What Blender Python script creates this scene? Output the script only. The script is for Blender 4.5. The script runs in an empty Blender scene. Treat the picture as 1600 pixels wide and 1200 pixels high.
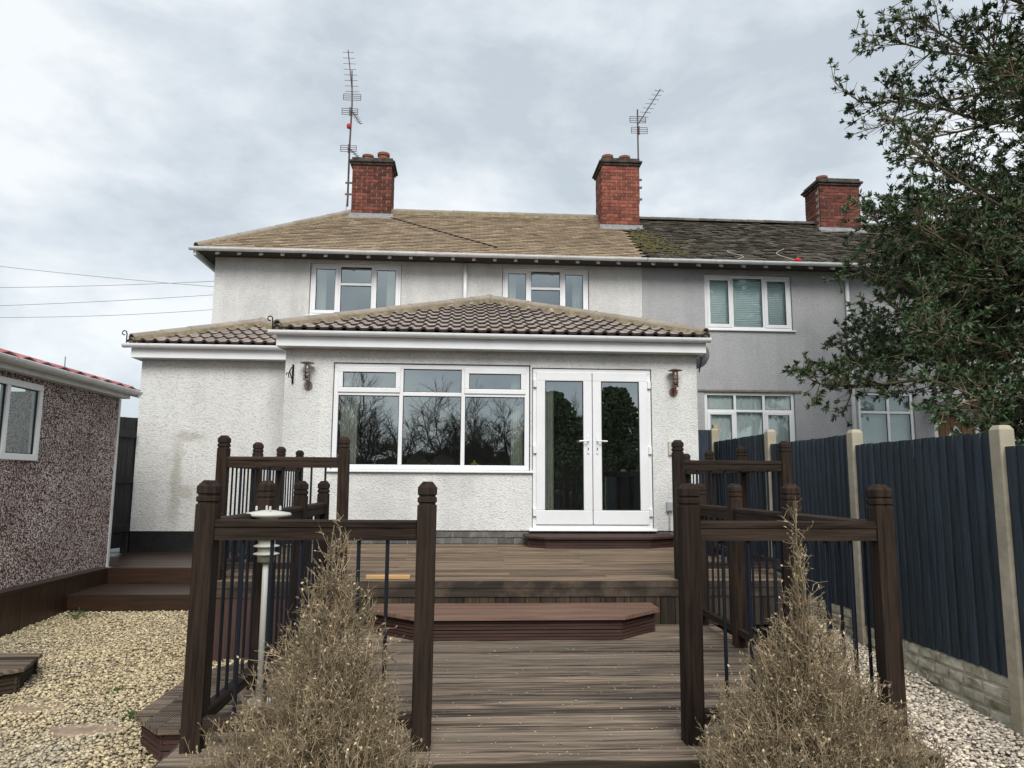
import bpy, bmesh, math, random
import numpy as np
from mathutils import Vector, Matrix
random.seed(7); rng = np.random.default_rng(11)
R = math.radians
SC = bpy.context.scene
C = SC.collection
# ------------------------------------------------------------------ camera
cam_d = bpy.data.cameras.new('camera'); cam = bpy.data.objects.new('camera', cam_d); C.objects.link(cam)
cam_d.sensor_width = 36; cam_d.lens = 36 * 1150 / 1600; cam_d.clip_start = .05; cam_d.clip_end = 2000
p_, y_, r_ = R(7.59), R(3.58), R(.367)
fw = Vector((math.sin(y_) * math.cos(p_), math.cos(y_) * math.cos(p_), math.sin(p_)))
rt = Vector((math.cos(y_), -math.sin(y_), 0)); up = rt.cross(fw)
rt2 = rt * math.cos(r_) + up * math.sin(r_); up2 = up * math.cos(r_) - rt * math.sin(r_)
cam.matrix_world = Matrix((rt2, up2, -fw)).transposed().to_4x4()     # eye at the origin, z = 0
SC.camera = cam
SC.render.resolution_x, SC.render.resolution_y = 1024, 768
# ------------------------------------------------------------------ exposure
SC.view_settings.view_transform = 'Standard'; SC.view_settings.look = 'None'
SC.view_settings.gamma = 1; SC.view_settings.use_curve_mapping = False
SC.view_settings.exposure = 1.0
# ------------------------------------------------------------------ sky: thin Nishita blue under a full cover of soft cloud
SUN_EL, SUN_AZ = R(40), R(176)
W = bpy.data.worlds.new('World'); SC.world = W; W.use_nodes = True
nt = W.node_tree; nt.nodes.clear()
def wn(t, **k):
    n = nt.nodes.new(t)
    for a, b in k.items(): setattr(n, a, b)
    return n
out = wn('ShaderNodeOutputWorld'); mixs = wn('ShaderNodeMixShader'); mixs.inputs[0].default_value = .93
sky = wn('ShaderNodeTexSky', sky_type='NISHITA', sun_disc=False, sun_elevation=SUN_EL, sun_rotation=SUN_AZ)
b1 = wn('ShaderNodeBackground'); b1.inputs[1].default_value = .06
b2 = wn('ShaderNodeBackground'); b2.inputs[1].default_value = .545
tc = wn('ShaderNodeTexCoord'); mp = wn('ShaderNodeMapping'); mp.inputs['Scale'].default_value = (1, 1, 1.9); mp.inputs['Location'].default_value = (.35, .2, .0)
n1 = wn('ShaderNodeTexNoise'); n1.inputs['Scale'].default_value = 3.4; n1.inputs['Detail'].default_value = 9; n1.inputs['Roughness'].default_value = .56; n1.inputs['Distortion'].default_value = .12
rp = wn('ShaderNodeValToRGB'); e = rp.color_ramp.elements
e[0].position = .38; e[0].color = (.55, .616, .676, 1); e[1].position = .62; e[1].color = (.90, .935, .955, 1)
m = e.new(.5); m.color = (.71, .768, .82, 1)
L = nt.links.new
L(tc.outputs['Generated'], mp.inputs[0]); L(mp.outputs[0], n1.inputs['Vector']); L(n1.outputs[0], rp.inputs[0]); L(rp.outputs[0], b2.inputs[0])
L(sky.outputs[0], b1.inputs[0]); L(b1.outputs[0], mixs.inputs[1]); L(b2.outputs[0], mixs.inputs[2]); L(mixs.outputs[0], out.inputs[0])
sd = bpy.data.lights.new('sun', 'SUN'); sd.energy = 1.5; sd.angle = R(32); sd.color = (1, .97, .92)
sun = bpy.data.objects.new('sun', sd); C.objects.link(sun)
sdir = Vector((math.sin(SUN_AZ) * math.cos(SUN_EL), math.cos(SUN_AZ) * math.cos(SUN_EL), math.sin(SUN_EL)))
sun.rotation_euler = sdir.to_track_quat('Z', 'Y').to_euler()

# ------------------------------------------------------------------ materials
MATS = {}
def lin(c): return tuple(c) + (1,) if len(c) == 3 else c
def mat(name, col=(.5, .5, .5), rough=.7, var=0, scale=8, stretch=(1, 1, 1), col2=None, bump=0, bscale=None, bdist=.01, spec=.3, rnd=0, attr=None,
        metal=0, dirt=None, dscale=1.2, damt=.5, detail=5, lo=.35, hi=.65, voro=None, waves=None):
    """one procedural recipe: noise between two colours, random tint for each object, large soft dirt, bump"""
    if name in MATS: return MATS[name]
    M = bpy.data.materials.new(name); M.use_nodes = True; t = M.node_tree; N = t.nodes; K = t.links.new
    P = N['Principled BSDF']; P.inputs['Roughness'].default_value = rough; P.inputs['Metallic'].default_value = metal
    P.inputs['Specular IOR Level'].default_value = spec
    co = N.new('ShaderNodeTexCoord'); mp = N.new('ShaderNodeMapping'); mp.inputs['Scale'].default_value = stretch
    K(co.outputs['Object'], mp.inputs[0])
    oi = N.new('ShaderNodeObjectInfo')
    vec = mp.outputs[0]
    if rnd:                                                     # shift the grain from piece to piece
        ad = N.new('ShaderNodeVectorMath'); ad.operation = 'ADD'; sc = N.new('ShaderNodeVectorMath'); sc.operation = 'SCALE'; sc.inputs['Scale'].default_value = 37
        cb = N.new('ShaderNodeCombineXYZ'); [K(oi.outputs['Random'], cb.inputs[i]) for i in range(3)]
        K(cb.outputs[0], sc.inputs[0]); K(sc.outputs[0], ad.inputs[0]); K(vec, ad.inputs[1]); vec = ad.outputs[0]
    nz = N.new('ShaderNodeTexNoise'); nz.inputs['Scale'].default_value = scale; nz.inputs['Detail'].default_value = detail; nz.inputs['Roughness'].default_value = .6
    K(vec, nz.inputs['Vector'])
    fac = nz.outputs[0]
    if voro:
        vo = N.new('ShaderNodeTexVoronoi'); vo.inputs['Scale'].default_value = voro; K(vec, vo.inputs['Vector'])
        sx = N.new('ShaderNodeSeparateColor'); K(vo.outputs['Color'], sx.inputs[0])
        ds_ = N.new('ShaderNodeMath'); ds_.operation = 'MULTIPLY_ADD'; ds_.inputs[1].default_value = -.75; K(vo.outputs['Distance'], ds_.inputs[0]); K(sx.outputs[0], ds_.inputs[2]); fac = ds_.outputs[0]
    rp = N.new('ShaderNodeValToRGB'); rp.color_ramp.elements[0].position = lo; rp.color_ramp.elements[1].position = hi
    c2 = col2 or tuple(min(1, c * (1 + var)) for c in col[:3]); c1 = col if col2 else tuple(c * (1 - var) for c in col[:3])
    rp.color_ramp.elements[0].color = lin(c1); rp.color_ramp.elements[1].color = lin(c2)
    K(fac, rp.inputs[0]); cur = rp.outputs[0]
    def mul(cur, facsock, a, b):
        mr = N.new('ShaderNodeMapRange'); mr.inputs['To Min'].default_value = a; mr.inputs['To Max'].default_value = b; K(facsock, mr.inputs[0])
        hs = N.new('ShaderNodeHueSaturation'); K(mr.outputs[0], hs.inputs['Value']); K(cur, hs.inputs['Color']); return hs.outputs[0]
    if rnd: cur = mul(cur, oi.outputs['Random'], 1 - rnd, 1 + rnd)
    if attr:
        at = N.new('ShaderNodeAttribute'); at.attribute_name = attr; cur = mul(cur, at.outputs['Fac'], .45, 1.5)
    if dirt:
        dz = N.new('ShaderNodeTexNoise'); dz.inputs['Scale'].default_value = dscale * (.35 if rnd and max(stretch) > 5 else 1); dz.inputs['Detail'].default_value = 6; dz.inputs['Roughness'].default_value = .65
        K(vec if rnd else co.outputs['Object'], dz.inputs['Vector'])
        dr = N.new('ShaderNodeMapRange'); dr.inputs['From Min'].default_value = .45; dr.inputs['From Max'].default_value = .75; dr.inputs['To Max'].default_value = damt; K(dz.outputs[0], dr.inputs[0])
        mx = N.new('ShaderNodeMix'); mx.data_type = 'RGBA'; K(dr.outputs[0], mx.inputs[0]); K(cur, mx.inputs[6]); mx.inputs[7].default_value = lin(dirt); cur = mx.outputs[2]
    K(cur, P.inputs['Base Color'])
    if bump:
        bz = N.new('ShaderNodeTexNoise'); bz.inputs['Scale'].default_value = bscale or scale; bz.inputs['Detail'].default_value = 3; K(vec, bz.inputs['Vector'])
        bp = N.new('ShaderNodeBump'); bp.inputs['Strength'].default_value = bump; bp.inputs['Distance'].default_value = bdist
        hsock = bz.outputs[0]
        if voro: hsock = vo.outputs['Distance']
        K(hsock, bp.inputs['Height']); K(bp.outputs[0], P.inputs['Normal'])
    MATS[name] = M; return M
def roughcast(name, col, dark, stain=False):
    """thrown lime render: coarse lumps in relief with darker hollows"""
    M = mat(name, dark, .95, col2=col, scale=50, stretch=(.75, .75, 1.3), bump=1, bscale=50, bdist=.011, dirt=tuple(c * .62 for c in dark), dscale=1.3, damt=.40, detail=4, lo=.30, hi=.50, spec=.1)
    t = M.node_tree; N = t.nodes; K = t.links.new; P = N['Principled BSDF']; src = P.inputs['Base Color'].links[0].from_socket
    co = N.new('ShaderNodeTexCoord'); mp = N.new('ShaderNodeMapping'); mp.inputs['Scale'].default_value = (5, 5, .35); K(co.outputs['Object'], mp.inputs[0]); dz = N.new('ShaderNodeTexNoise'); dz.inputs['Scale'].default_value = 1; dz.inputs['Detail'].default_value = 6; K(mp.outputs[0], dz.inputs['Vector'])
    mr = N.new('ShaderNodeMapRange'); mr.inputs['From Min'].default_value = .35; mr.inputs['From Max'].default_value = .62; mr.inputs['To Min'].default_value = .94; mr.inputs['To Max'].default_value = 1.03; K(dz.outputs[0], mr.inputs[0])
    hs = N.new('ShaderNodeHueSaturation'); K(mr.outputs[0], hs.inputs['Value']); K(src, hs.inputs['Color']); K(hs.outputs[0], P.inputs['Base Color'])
    if stain:
        t = M.node_tree; N = t.nodes; K = t.links.new; P = N['Principled BSDF']; src = P.inputs['Base Color'].links[0].from_socket
        co = N.new('ShaderNodeTexCoord'); nz = N.new('ShaderNodeTexNoise'); nz.inputs['Scale'].default_value = 7; nz.inputs['Detail'].default_value = 5; K(co.outputs['Object'], nz.inputs['Vector'])
        s1 = N.new('ShaderNodeVectorMath'); s1.operation = 'SCALE'; s1.inputs['Scale'].default_value = .22; K(nz.outputs['Color'], s1.inputs[0])
        a1 = N.new('ShaderNodeVectorMath'); a1.operation = 'ADD'; K(co.outputs['Object'], a1.inputs[0]); K(s1.outputs[0], a1.inputs[1])
        sp = N.new('ShaderNodeSeparateXYZ'); K(a1.outputs[0], sp.inputs[0])
        tot = None
        for (cx, cz, hx, hz) in ((-4.02, .0, .075, .56), (-3.86, .60, .20, .06), (-3.93, -.16, .16, .09)):      # old pipe scar: upright, arm, blot
            q = []
            for s, c0, h in ((0, cx + .11, hx), (2, cz + .11, hz)):
                su = N.new('ShaderNodeMath'); su.operation = 'SUBTRACT'; K(sp.outputs[s], su.inputs[0]); su.inputs[1].default_value = c0
                ab = N.new('ShaderNodeMath'); ab.operation = 'ABSOLUTE'; K(su.outputs[0], ab.inputs[0])
                mr = N.new('ShaderNodeMapRange'); mr.inputs['From Min'].default_value = h * .5; mr.inputs['From Max'].default_value = h * 1.4; mr.inputs['To Min'].default_value = 1; mr.inputs['To Max'].default_value = 0; K(ab.outputs[0], mr.inputs[0]); q.append(mr.outputs[0])
            ml = N.new('ShaderNodeMath'); ml.operation = 'MULTIPLY'; K(q[0], ml.inputs[0]); K(q[1], ml.inputs[1])
            if tot is None: tot = ml.outputs[0]
            else:
                mm = N.new('ShaderNodeMath'); mm.operation = 'MAXIMUM'; K(tot, mm.inputs[0]); K(ml.outputs[0], mm.inputs[1]); tot = mm.outputs[0]
        k = N.new('ShaderNodeMath'); k.operation = 'MULTIPLY'; K(tot, k.inputs[0]); k.inputs[1].default_value = .42
        mx = N.new('ShaderNodeMix'); mx.data_type = 'RGBA'; K(k.outputs[0], mx.inputs[0]); K(src, mx.inputs[6]); mx.inputs[7].default_value = (.26, .23, .16, 1); K(mx.outputs[2], P.inputs['Base Color'])
    return M
def glass(name, refl=.2, tint=(.8, .86, .86)):
    M = bpy.data.materials.new(name); M.use_nodes = True; t = M.node_tree; N = t.nodes; K = t.links.new; N.clear()
    o = N.new('ShaderNodeOutputMaterial'); mx = N.new('ShaderNodeMixShader'); tr = N.new('ShaderNodeBsdfTransparent'); gl = N.new('ShaderNodeBsdfGlossy')
    gl.inputs['Roughness'].default_value = .0; tr.inputs[0].default_value = lin(tint); gl.inputs[0].default_value = (.88, .98, 1, 1)
    nz = N.new('ShaderNodeTexNoise'); nz.inputs['Scale'].default_value = 1.6; co = N.new('ShaderNodeTexCoord'); K(co.outputs['Object'], nz.inputs['Vector'])
    bp = N.new('ShaderNodeBump'); bp.inputs['Strength'].default_value = .06; bp.inputs['Distance'].default_value = .02; K(nz.outputs[0], bp.inputs['Height']); K(bp.outputs[0], gl.inputs['Normal'])
    fr = N.new('ShaderNodeFresnel'); fr.inputs[0].default_value = 1.5; ad = N.new('ShaderNodeMath'); ad.inputs[1].default_value = refl; K(fr.outputs[0], ad.inputs[0])
    K(ad.outputs[0], mx.inputs[0]); K(tr.outputs[0], mx.inputs[1]); K(gl.outputs[0], mx.inputs[2]); K(mx.outputs[0], o.inputs[0]); return M

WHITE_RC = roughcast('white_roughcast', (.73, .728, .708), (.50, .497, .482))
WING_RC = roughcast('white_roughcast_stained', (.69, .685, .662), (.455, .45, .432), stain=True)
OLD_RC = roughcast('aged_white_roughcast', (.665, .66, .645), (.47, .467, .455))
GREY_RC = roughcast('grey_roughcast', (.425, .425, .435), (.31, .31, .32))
UPVC = mat('white_upvc', (.80, .81, .82), .32, var=.02, scale=3, dirt=(.55, .55, .52), dscale=2.5, damt=.25, spec=.45)
UPVC_OLD = mat('weathered_white_upvc', (.70, .71, .71), .4, var=.03, scale=4, dirt=(.36, .36, .33), dscale=3.5, damt=.55, spec=.4)
SEAL = mat('black_seal', (.02, .02, .022), .6, var=.1)
GLASS = glass('window_glass', .30); GLASS_UP = glass('upstairs_glass', .26); GLASS_N = glass('neighbour_glass', .10, (.96, .98, .98))
ROOM = mat('room_wall', (.62, .60, .54), .9, var=.06); ROOMF = mat('room_floor', (.26, .20, .15), .7, var=.15)
CURT = mat('cream_curtain', (.66, .65, .56), .9, var=.05, scale=3)
BLIND = mat('pale_teal_blind', (.74, .86, .86), .8, var=.03)
TAN = mat('tan_plain_tile', (.36, .28, .195), .9, scale=3, var=.12, attr='tint', dirt=(.24, .185, .135), dscale=.9, damt=.5, bump=.3, bscale=60, bdist=.004)
SLATE = mat('dark_lichen_tile', (.10, .088, .072), .95, scale=3, var=.25, attr='tint', dirt=(.13, .125, .10), dscale=1.4, damt=.6, bump=.4, bscale=50, bdist=.006)
PAN_TOP = mat('weathered_roll_tile', (.33, .28, .245), .9, scale=9, var=.18, rnd=.14, dirt=(.18, .15, .125), dscale=5, damt=.5)
PAN_EDGE = mat('brown_shaded_tile_edge', (.045, .034, .030), .85, scale=12, var=.3)  # brown tile body, darkened further to paint in the shade at the nose
HIPT = mat('buff_hip_tile', (.29, .25, .205), .9, scale=7, var=.12, rnd=.1, dirt=(.19, .155, .11), dscale=3, damt=.5, bump=.2, bscale=80, bdist=.003)
MORT = mat('yellow_mortar_bed', (.25, .205, .135), .95, scale=14, var=.3, bump=.8, bscale=30, bdist=.02, dirt=(.12, .11, .06), dscale=6, damt=.6)
UNDER = mat('roof_underlay', (.05, .04, .035), .95, var=.2)
BRICK = mat('red_brick', (.23, .072, .048), .9, scale=14, var=.25, rnd=.36, bump=.5, bscale=60, bdist=.004, dirt=(.06, .035, .03), dscale=3, damt=.55)
BRICKS = mat('sooty_red_brick', (.155, .05, .036), .92, scale=14, var=.3, rnd=.45, bump=.5, bscale=60, bdist=.004, dirt=(.025, .02, .018), dscale=2.3, damt=.8)
BMORT = mat('brick_mortar', (.40, .33, .28), .95, scale=20, var=.25, dirt=(.08, .06, .05), dscale=3, damt=.6)
POT = mat('terracotta_pot', (.26, .095, .055), .9, scale=8, var=.2, dirt=(.06, .04, .035), dscale=4, damt=.6)
CAP = mat('sooty_cap', (.06, .048, .042), .95, scale=10, var=.4, dirt=(.16, .15, .12), dscale=5, damt=.5)
LEAD = mat('lead_flashing', (.24, .245, .25), .7, scale=12, var=.2)
GBRICK = mat('grey_plinth_brick', (.13, .125, .12), .9, scale=12, var=.25, rnd=.3, bump=.4, bscale=50, bdist=.004)
BLACKP = mat('black_bitumen_plinth', (.012, .012, .014), .6, scale=6, var=.4, bump=.4, bscale=20, bdist=.01)
DECK = mat('weathered_deck', (.118, .088, .064), .8, scale=5, stretch=(.45, 14, 14), var=.75, rnd=.5, dirt=(.31, .25, .19), dscale=2.2, damt=.75, lo=.42, hi=.6, bump=.35, bscale=14, bdist=.004, spec=.35)
DECKU = mat('upper_deck_timber', (.16, .11, .07), .8, scale=5, stretch=(.45, 14, 14), var=.7, rnd=.36, dirt=(.24, .20, .15), dscale=1.6, damt=.55, bump=.3, bscale=14, bdist=.004, spec=.35)
REDW = mat('red_brown_stain', (.052, .025, .020), .7, scale=4, stretch=(.6, 9, 9), var=.3, rnd=.15, bump=.25, bscale=14, bdist=.003, spec=.4)
TREAD = mat('worn_red_tread', (.155, .088, .064), .7, scale=4, stretch=(.5, 9, 9), var=.3, rnd=.15, dirt=(.25, .19, .15), dscale=5, damt=.75, spec=.2)
WETW = mat('wet_brown_timber', (.034, .0165, .0095), .38, scale=4, stretch=(.5, 8, 8), var=.4, rnd=.2, dirt=(.03, .02, .015), dscale=2, damt=.6, spec=.5)
CLAD = mat('mossy_cladding', (.036, .026, .018), .8, scale=5, stretch=(.5, 9, 9), var=.5, rnd=.4, dirt=(.10, .085, .04), dscale=3, damt=.4)
POST = mat('dark_brown_post', (.024, .0150, .0108), .75, scale=5, stretch=(12, 12, .7), var=.6, rnd=.3, dirt=(.055, .042, .03), dscale=2.5, damt=.55, bump=.6, bscale=16, bdist=.004, spec=.15)
RAIL = mat('dark_brown_rail', (.028, .0178, .0128), .75, scale=5, stretch=(.7, 12, 12), var=.6, rnd=.3, dirt=(.062, .047, .034), dscale=2.5, damt=.55, bump=.6, bscale=16, bdist=.004, spec=.15)
BAL = mat('navy_metal_rod', (.006, .009, .016), .4, var=.1, spec=.5)
NAVY = mat('navy_fence_paint', (.022, .035, .049), .72, scale=5, stretch=(14, 14, .6), var=.45, rnd=.30, dirt=(.040, .050, .060), dscale=2, damt=.5, bump=.4, bscale=12, bdist=.004, spec=.35)
CONC = mat('concrete_post', (.43, .385, .30), .9, scale=9, var=.18, dirt=(.19, .18, .10), dscale=2.3, damt=.5, bump=.3, bscale=70, bdist=.004)
STONE = mat('mossy_concrete_stone', (.50, .475, .385), .95, scale=9, var=.2, rnd=.16, dirt=(.10, .105, .03), dscale=5.5, damt=.95, bump=.7, bscale=28, bdist=.012)
GRAVL = mat('buff_gravel', (.50, .415, .265), .85, scale=30, var=.2, attr='tint', dirt=(.40, .39, .36), dscale=.5, damt=.6)
GRAVR = mat('pink_buff_gravel', (.72, .63, .52), .85, scale=30, var=.2, attr='tint')
SOIL = mat('soil_under_gravel', (.20, .165, .11), 1, scale=30, var=.4, bump=.5)
GRASS = mat('garden_ground', (.055, .065, .028), 1, scale=3, var=.3)
SHED = mat('maroon_pebbledash', (.10, .036, .03), .85, col2=(.86, .80, .75), voro=105, lo=.22, hi=.30, bump=.8, bdist=.012, dirt=(.07, .03, .028), dscale=1.6, damt=.55)
REDTIN = mat('red_roof_sheet', (.33, .095, .09), .7, scale=6, var=.25, dirt=(.50, .33, .31), dscale=3, damt=.75)
BLACKW = mat('black_gate_timber', (.020, .020, .022), .7, scale=5, stretch=(9, 9, .6), var=.4, rnd=.25)
IRON = mat('black_iron', (.012, .012, .013), .5, var=.1, metal=.3)
STEEL = mat('tarnished_steel', (.30, .25, .22), .35, scale=14, var=.25, metal=.8, dirt=(.20, .10, .07), dscale=9, damt=.6)
ALU = mat('aerial_metal', (.11, .075, .075), .5, var=.15, metal=.4)
WIRE = mat('grey_cable', (.22, .24, .26), .7, var=.1)
DISH = mat('dark_grey_dish', (.055, .06, .068), .5, var=.1)
PLAST = mat('cream_plastic', (.55, .52, .44), .5, var=.05); GREYP = mat('grey_plastic', (.42, .43, .43), .5, var=.05)
LWHITE = mat('lamp_white', (.56, .555, .51), .4, var=.05, dirt=(.4, .4, .33), dscale=8, damt=.5); LCLEAR = mat('lamp_lens', (.42, .41, .33), .3, var=.1)
RED = mat('red_plastic', (.5, .03, .03), .5, var=.1); YELLOW = mat('yellow_cloth', (.62, .50, .07), .8, var=.1)
PINE = mat('fresh_pine', (.52, .31, .13), .7, scale=5, stretch=(.6, 9, 9), var=.2)
OAKD = mat('brown_timber_door', (.22, .125, .062), .6, scale=5, stretch=(9, 9, .6), var=.25, rnd=.1)
CHAIR = mat('beige_upholstery', (.36, .32, .27), .9, var=.08)
TWIG = mat('dry_twig', (.29, .222, .138), .95, scale=9, var=.3, attr='tint'); DRYLEAF = mat('dry_leaf', (.38, .31, .21), .95, scale=9, var=.3, attr='tint')
BARK = mat('branch_bark', (.16, .128, .08), .95, scale=9, var=.35); LEAF = mat('evergreen_leaf', (.056, .092, .036), .5, scale=2.2, var=.4, attr='tint', spec=.45)
BAREB = mat('bare_bark', (.085, .075, .062), .95, var=.2); DARKLEAF = mat('far_foliage', (.085, .115, .055), .9, var=.35, scale=3)
WEED = mat('weed_leaf', (.075, .13, .035), .8, scale=9, var=.3); MOSS = mat('roof_moss', (.10, .09, .035), 1, scale=9, var=.4)
SLAB = mat('pink_stone', (.30, .22, .16), .95, scale=7, var=.25, bump=.5, bscale=25, bdist=.01)
PALE = mat('pale_concrete', (.26, .26, .25), .9, scale=5, var=.2)

# ------------------------------------------------------------------ mesh helpers
def tag(o, label=None, cat=None, group=None, kind=None):
    if label: o['label'] = label
    if cat: o['category'] = cat
    if group: o['group'] = group
    if kind: o['kind'] = kind
    return o
def link(o, parent=None):
    C.objects.link(o)
    if parent is not None: o.parent = parent
    return o
def thing(name, label, cat, loc=(0, 0, 0), group=None):
    o = bpy.data.objects.new(name, None); o.location = loc; o.empty_display_size = .1; C.objects.link(o); return tag(o, label, cat, group)
class B:
    def __init__(s): s.V = []; s.F = []; s.M = []
    def add(s, V, F, m=0):
        n = len(s.V); s.V += [tuple(v) for v in V]; s.F += [tuple(i + n for i in f) for f in F]; s.M += [m] * len(F); return s
    def box(s, x0, x1, y0, y1, z0, z1, m=0):
        return s.add([(x0, y0, z0), (x1, y0, z0), (x1, y1, z0), (x0, y1, z0), (x0, y0, z1), (x1, y0, z1), (x1, y1, z1), (x0, y1, z1)],
                     [(0, 3, 2, 1), (4, 5, 6, 7), (0, 1, 5, 4), (1, 2, 6, 5), (2, 3, 7, 6), (3, 0, 4, 7)], m)
    def prism(s, poly, ax, t0, t1, m=0):
        """polygon (a,b) extruded along axis ax: 0 -> (t,a,b), 1 -> (a,t,b), 2 -> (a,b,t)"""
        n = len(poly)
        def P(a, b, t): return (t, a, b) if ax == 0 else (a, t, b) if ax == 1 else (a, b, t)
        V = [P(a, b, t0) for a, b in poly] + [P(a, b, t1) for a, b in poly]
        F = [tuple(range(n)), tuple(range(2 * n - 1, n - 1, -1))] + [(i, i + n, (i + 1) % n + n, (i + 1) % n) for i in range(n)]
        return s.add(V, F, m)
    def tube(s, pts, r, n=6, m=0, cap=True):
        pts = [Vector(p) for p in pts]; rs = r if hasattr(r, '__len__') else [r] * len(pts); V = []
        for i, p in enumerate(pts):
            d = (pts[min(i + 1, len(pts) - 1)] - pts[max(i - 1, 0)]).normalized()
            a = d.cross(Vector((0, 0, 1)) if abs(d.z) < .95 else Vector((1, 0, 0))).normalized(); b = d.cross(a)
            V += [p + (a * math.cos(2 * math.pi * k / n) + b * math.sin(2 * math.pi * k / n)) * rs[i] for k in range(n)]
        F = [(i * n + k, i * n + (k + 1) % n, (i + 1) * n + (k + 1) % n, (i + 1) * n + k) for i in range(len(pts) - 1) for k in range(n)]
        if cap: F += [tuple(range(n - 1, -1, -1)), tuple(range((len(pts) - 1) * n, len(pts) * n))]
        return s.add(V, F, m)
    def lathe(s, prof, n=16, c=(0, 0, 0), m=0):
        V = [(c[0] + r * math.cos(2 * math.pi * k / n), c[1] + r * math.sin(2 * math.pi * k / n), c[2] + z) for r, z in prof for k in range(n)]
        F = [(i * n + k, i * n + (k + 1) % n, (i + 1) * n + (k + 1) % n, (i + 1) * n + k) for i in range(len(prof) - 1) for k in range(n)]
        F += [tuple(range(n - 1, -1, -1)), tuple(range((len(prof) - 1) * n, len(prof) * n))]
        return s.add(V, F, m)
    def rings(s, prof, m=0):
        """square section: (half width, z)"""
        V = [(sx * h, sy * h, z) for h, z in prof for sx, sy in ((-1, -1), (1, -1), (1, 1), (-1, 1))]
        F = [(i * 4 + k, i * 4 + (k + 1) % 4, (i + 1) * 4 + (k + 1) % 4, (i + 1) * 4 + k) for i in range(len(prof) - 1) for k in range(4)]
        F += [(3, 2, 1, 0), tuple(range((len(prof) - 1) * 4, len(prof) * 4))]
        return s.add(V, F, m)
    def mesh(s, name, mats, smooth=False):
        me = bpy.data.meshes.new(name); me.from_pydata(s.V, [], s.F)
        for mm in (mats if isinstance(mats, (list, tuple)) else [mats]): me.materials.append(mm)
        if any(s.M): me.polygons.foreach_set('material_index', s.M)
        if smooth: me.polygons.foreach_set('use_smooth', [True] * len(s.F))
        me.update(); return me
    def ob(s, name, mats, parent=None, smooth=False, loc=None, bevel=0):
        o = link(bpy.data.objects.new(name, s.mesh(name, mats, smooth)), parent)
        if loc: o.location = loc
        if bevel: bev(o, bevel)
        return o
def bev(o, w, seg=2):
    md = o.modifiers.new('bevel', 'BEVEL'); md.width = w; md.segments = seg; md.limit_method = 'ANGLE'; md.angle_limit = R(40); return o
def inst(name, me, parent, loc=(0, 0, 0), rot=None, mtx=None):
    o = bpy.data.objects.new(name, me); link(o, parent)
    if mtx is not None: o.matrix_local = mtx
    else:
        o.location = loc
        if rot: o.rotation_euler = rot
    return o
def clip(poly, a, b, c):
    """keep a*x+b*y<=c of a convex 2-D polygon"""
    out = []
    for i, p in enumerate(poly):
        q = poly[(i + 1) % len(poly)]; dp = a * p[0] + b * p[1] - c; dq = a * q[0] + b * q[1] - c
        if dp <= 0: out.append(p)
        if dp * dq < 0: t = dp / (dp - dq); out.append((p[0] + (q[0] - p[0]) * t, p[1] + (q[1] - p[1]) * t))
    return out
def strip_of(poly, ax, lo, hi):
    p = clip(poly, *((0, -1, -lo) if ax else (-1, 0, -lo)));
    return clip(p, *((0, 1, hi) if ax else (1, 0, hi))) if len(p) > 2 else []
def npmesh(name, V, F, m, tint=None, parent=None, smooth=False):
    """V (n,3), F (k,3|4) as arrays; tint per vertex"""
    me = bpy.data.meshes.new(name); k, w = F.shape
    me.vertices.add(len(V)); me.vertices.foreach_set('co', V.astype(np.float32).ravel())
    me.loops.add(k * w); me.loops.foreach_set('vertex_index', F.astype(np.int32).ravel())
    me.polygons.add(k); me.polygons.foreach_set('loop_start', np.arange(0, k * w, w, dtype=np.int32)); me.polygons.foreach_set('loop_total', np.full(k, w, dtype=np.int32))
    if smooth: me.polygons.foreach_set('use_smooth', np.ones(k, bool))
    me.materials.append(m); me.update(calc_edges=True)
    if tint is not None: a = me.attributes.new('tint', 'FLOAT', 'POINT'); a.data.foreach_set('value', tint.astype(np.float32))
    return link(bpy.data.objects.new(name, me), parent)

# ------------------------------------------------------------------ ground
ZL, ZU = -1.12, -.78                                                 # lower and upper deck tops, eye = 0
def zleft(y): return -1.32 - .036 * (7.85 - y)
def zright(y): return -1.53 + .088 * (min(max(y, 3), 8) - 4.65)
g = B(); g.add([(-400, -400, -1.72), (400, -400, -1.72), (400, 600, -1.72), (-400, 600, -1.72)], [(0, 1, 2, 3)])
tag(g.ob('ground', GRASS), kind='structure')
def bed(name, x0, x1, y0, y1, zf, m):
    b = B(); ys = np.linspace(y0, y1, 16); V = []; F = []
    for y in ys: V += [(x0, y, zf(y) - .012), (x1, y, zf(y) - .012)]
    F = [(2 * i, 2 * i + 1, 2 * i + 3, 2 * i + 2) for i in range(15)]
    b.add(V, F); return tag(b.ob(name, m), kind='structure')
bed('gravel_bed_left', -4.0, -1.22, 1.5, 7.95, zleft, SOIL); bed('gravel_bed_right', 2.02, 3.52, 1.5, 10.2, zright, SOIL)
b = B(); b.box(-7.5, -4.02, 4, 16, -1.7, -1.0); tag(b.ob('garage_ground', PALE), kind='structure')
b = B(); b.box(-9, 16, 10.62, 24, -1.7, -.99); tag(b.ob('house_ground', PALE), kind='structure')
b = B(); b.box(3.56, 16, 3, 10.6, -1.7, -1.25); tag(b.ob('neighbour_lawn', GRASS), kind='structure')
ICO = None
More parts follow.
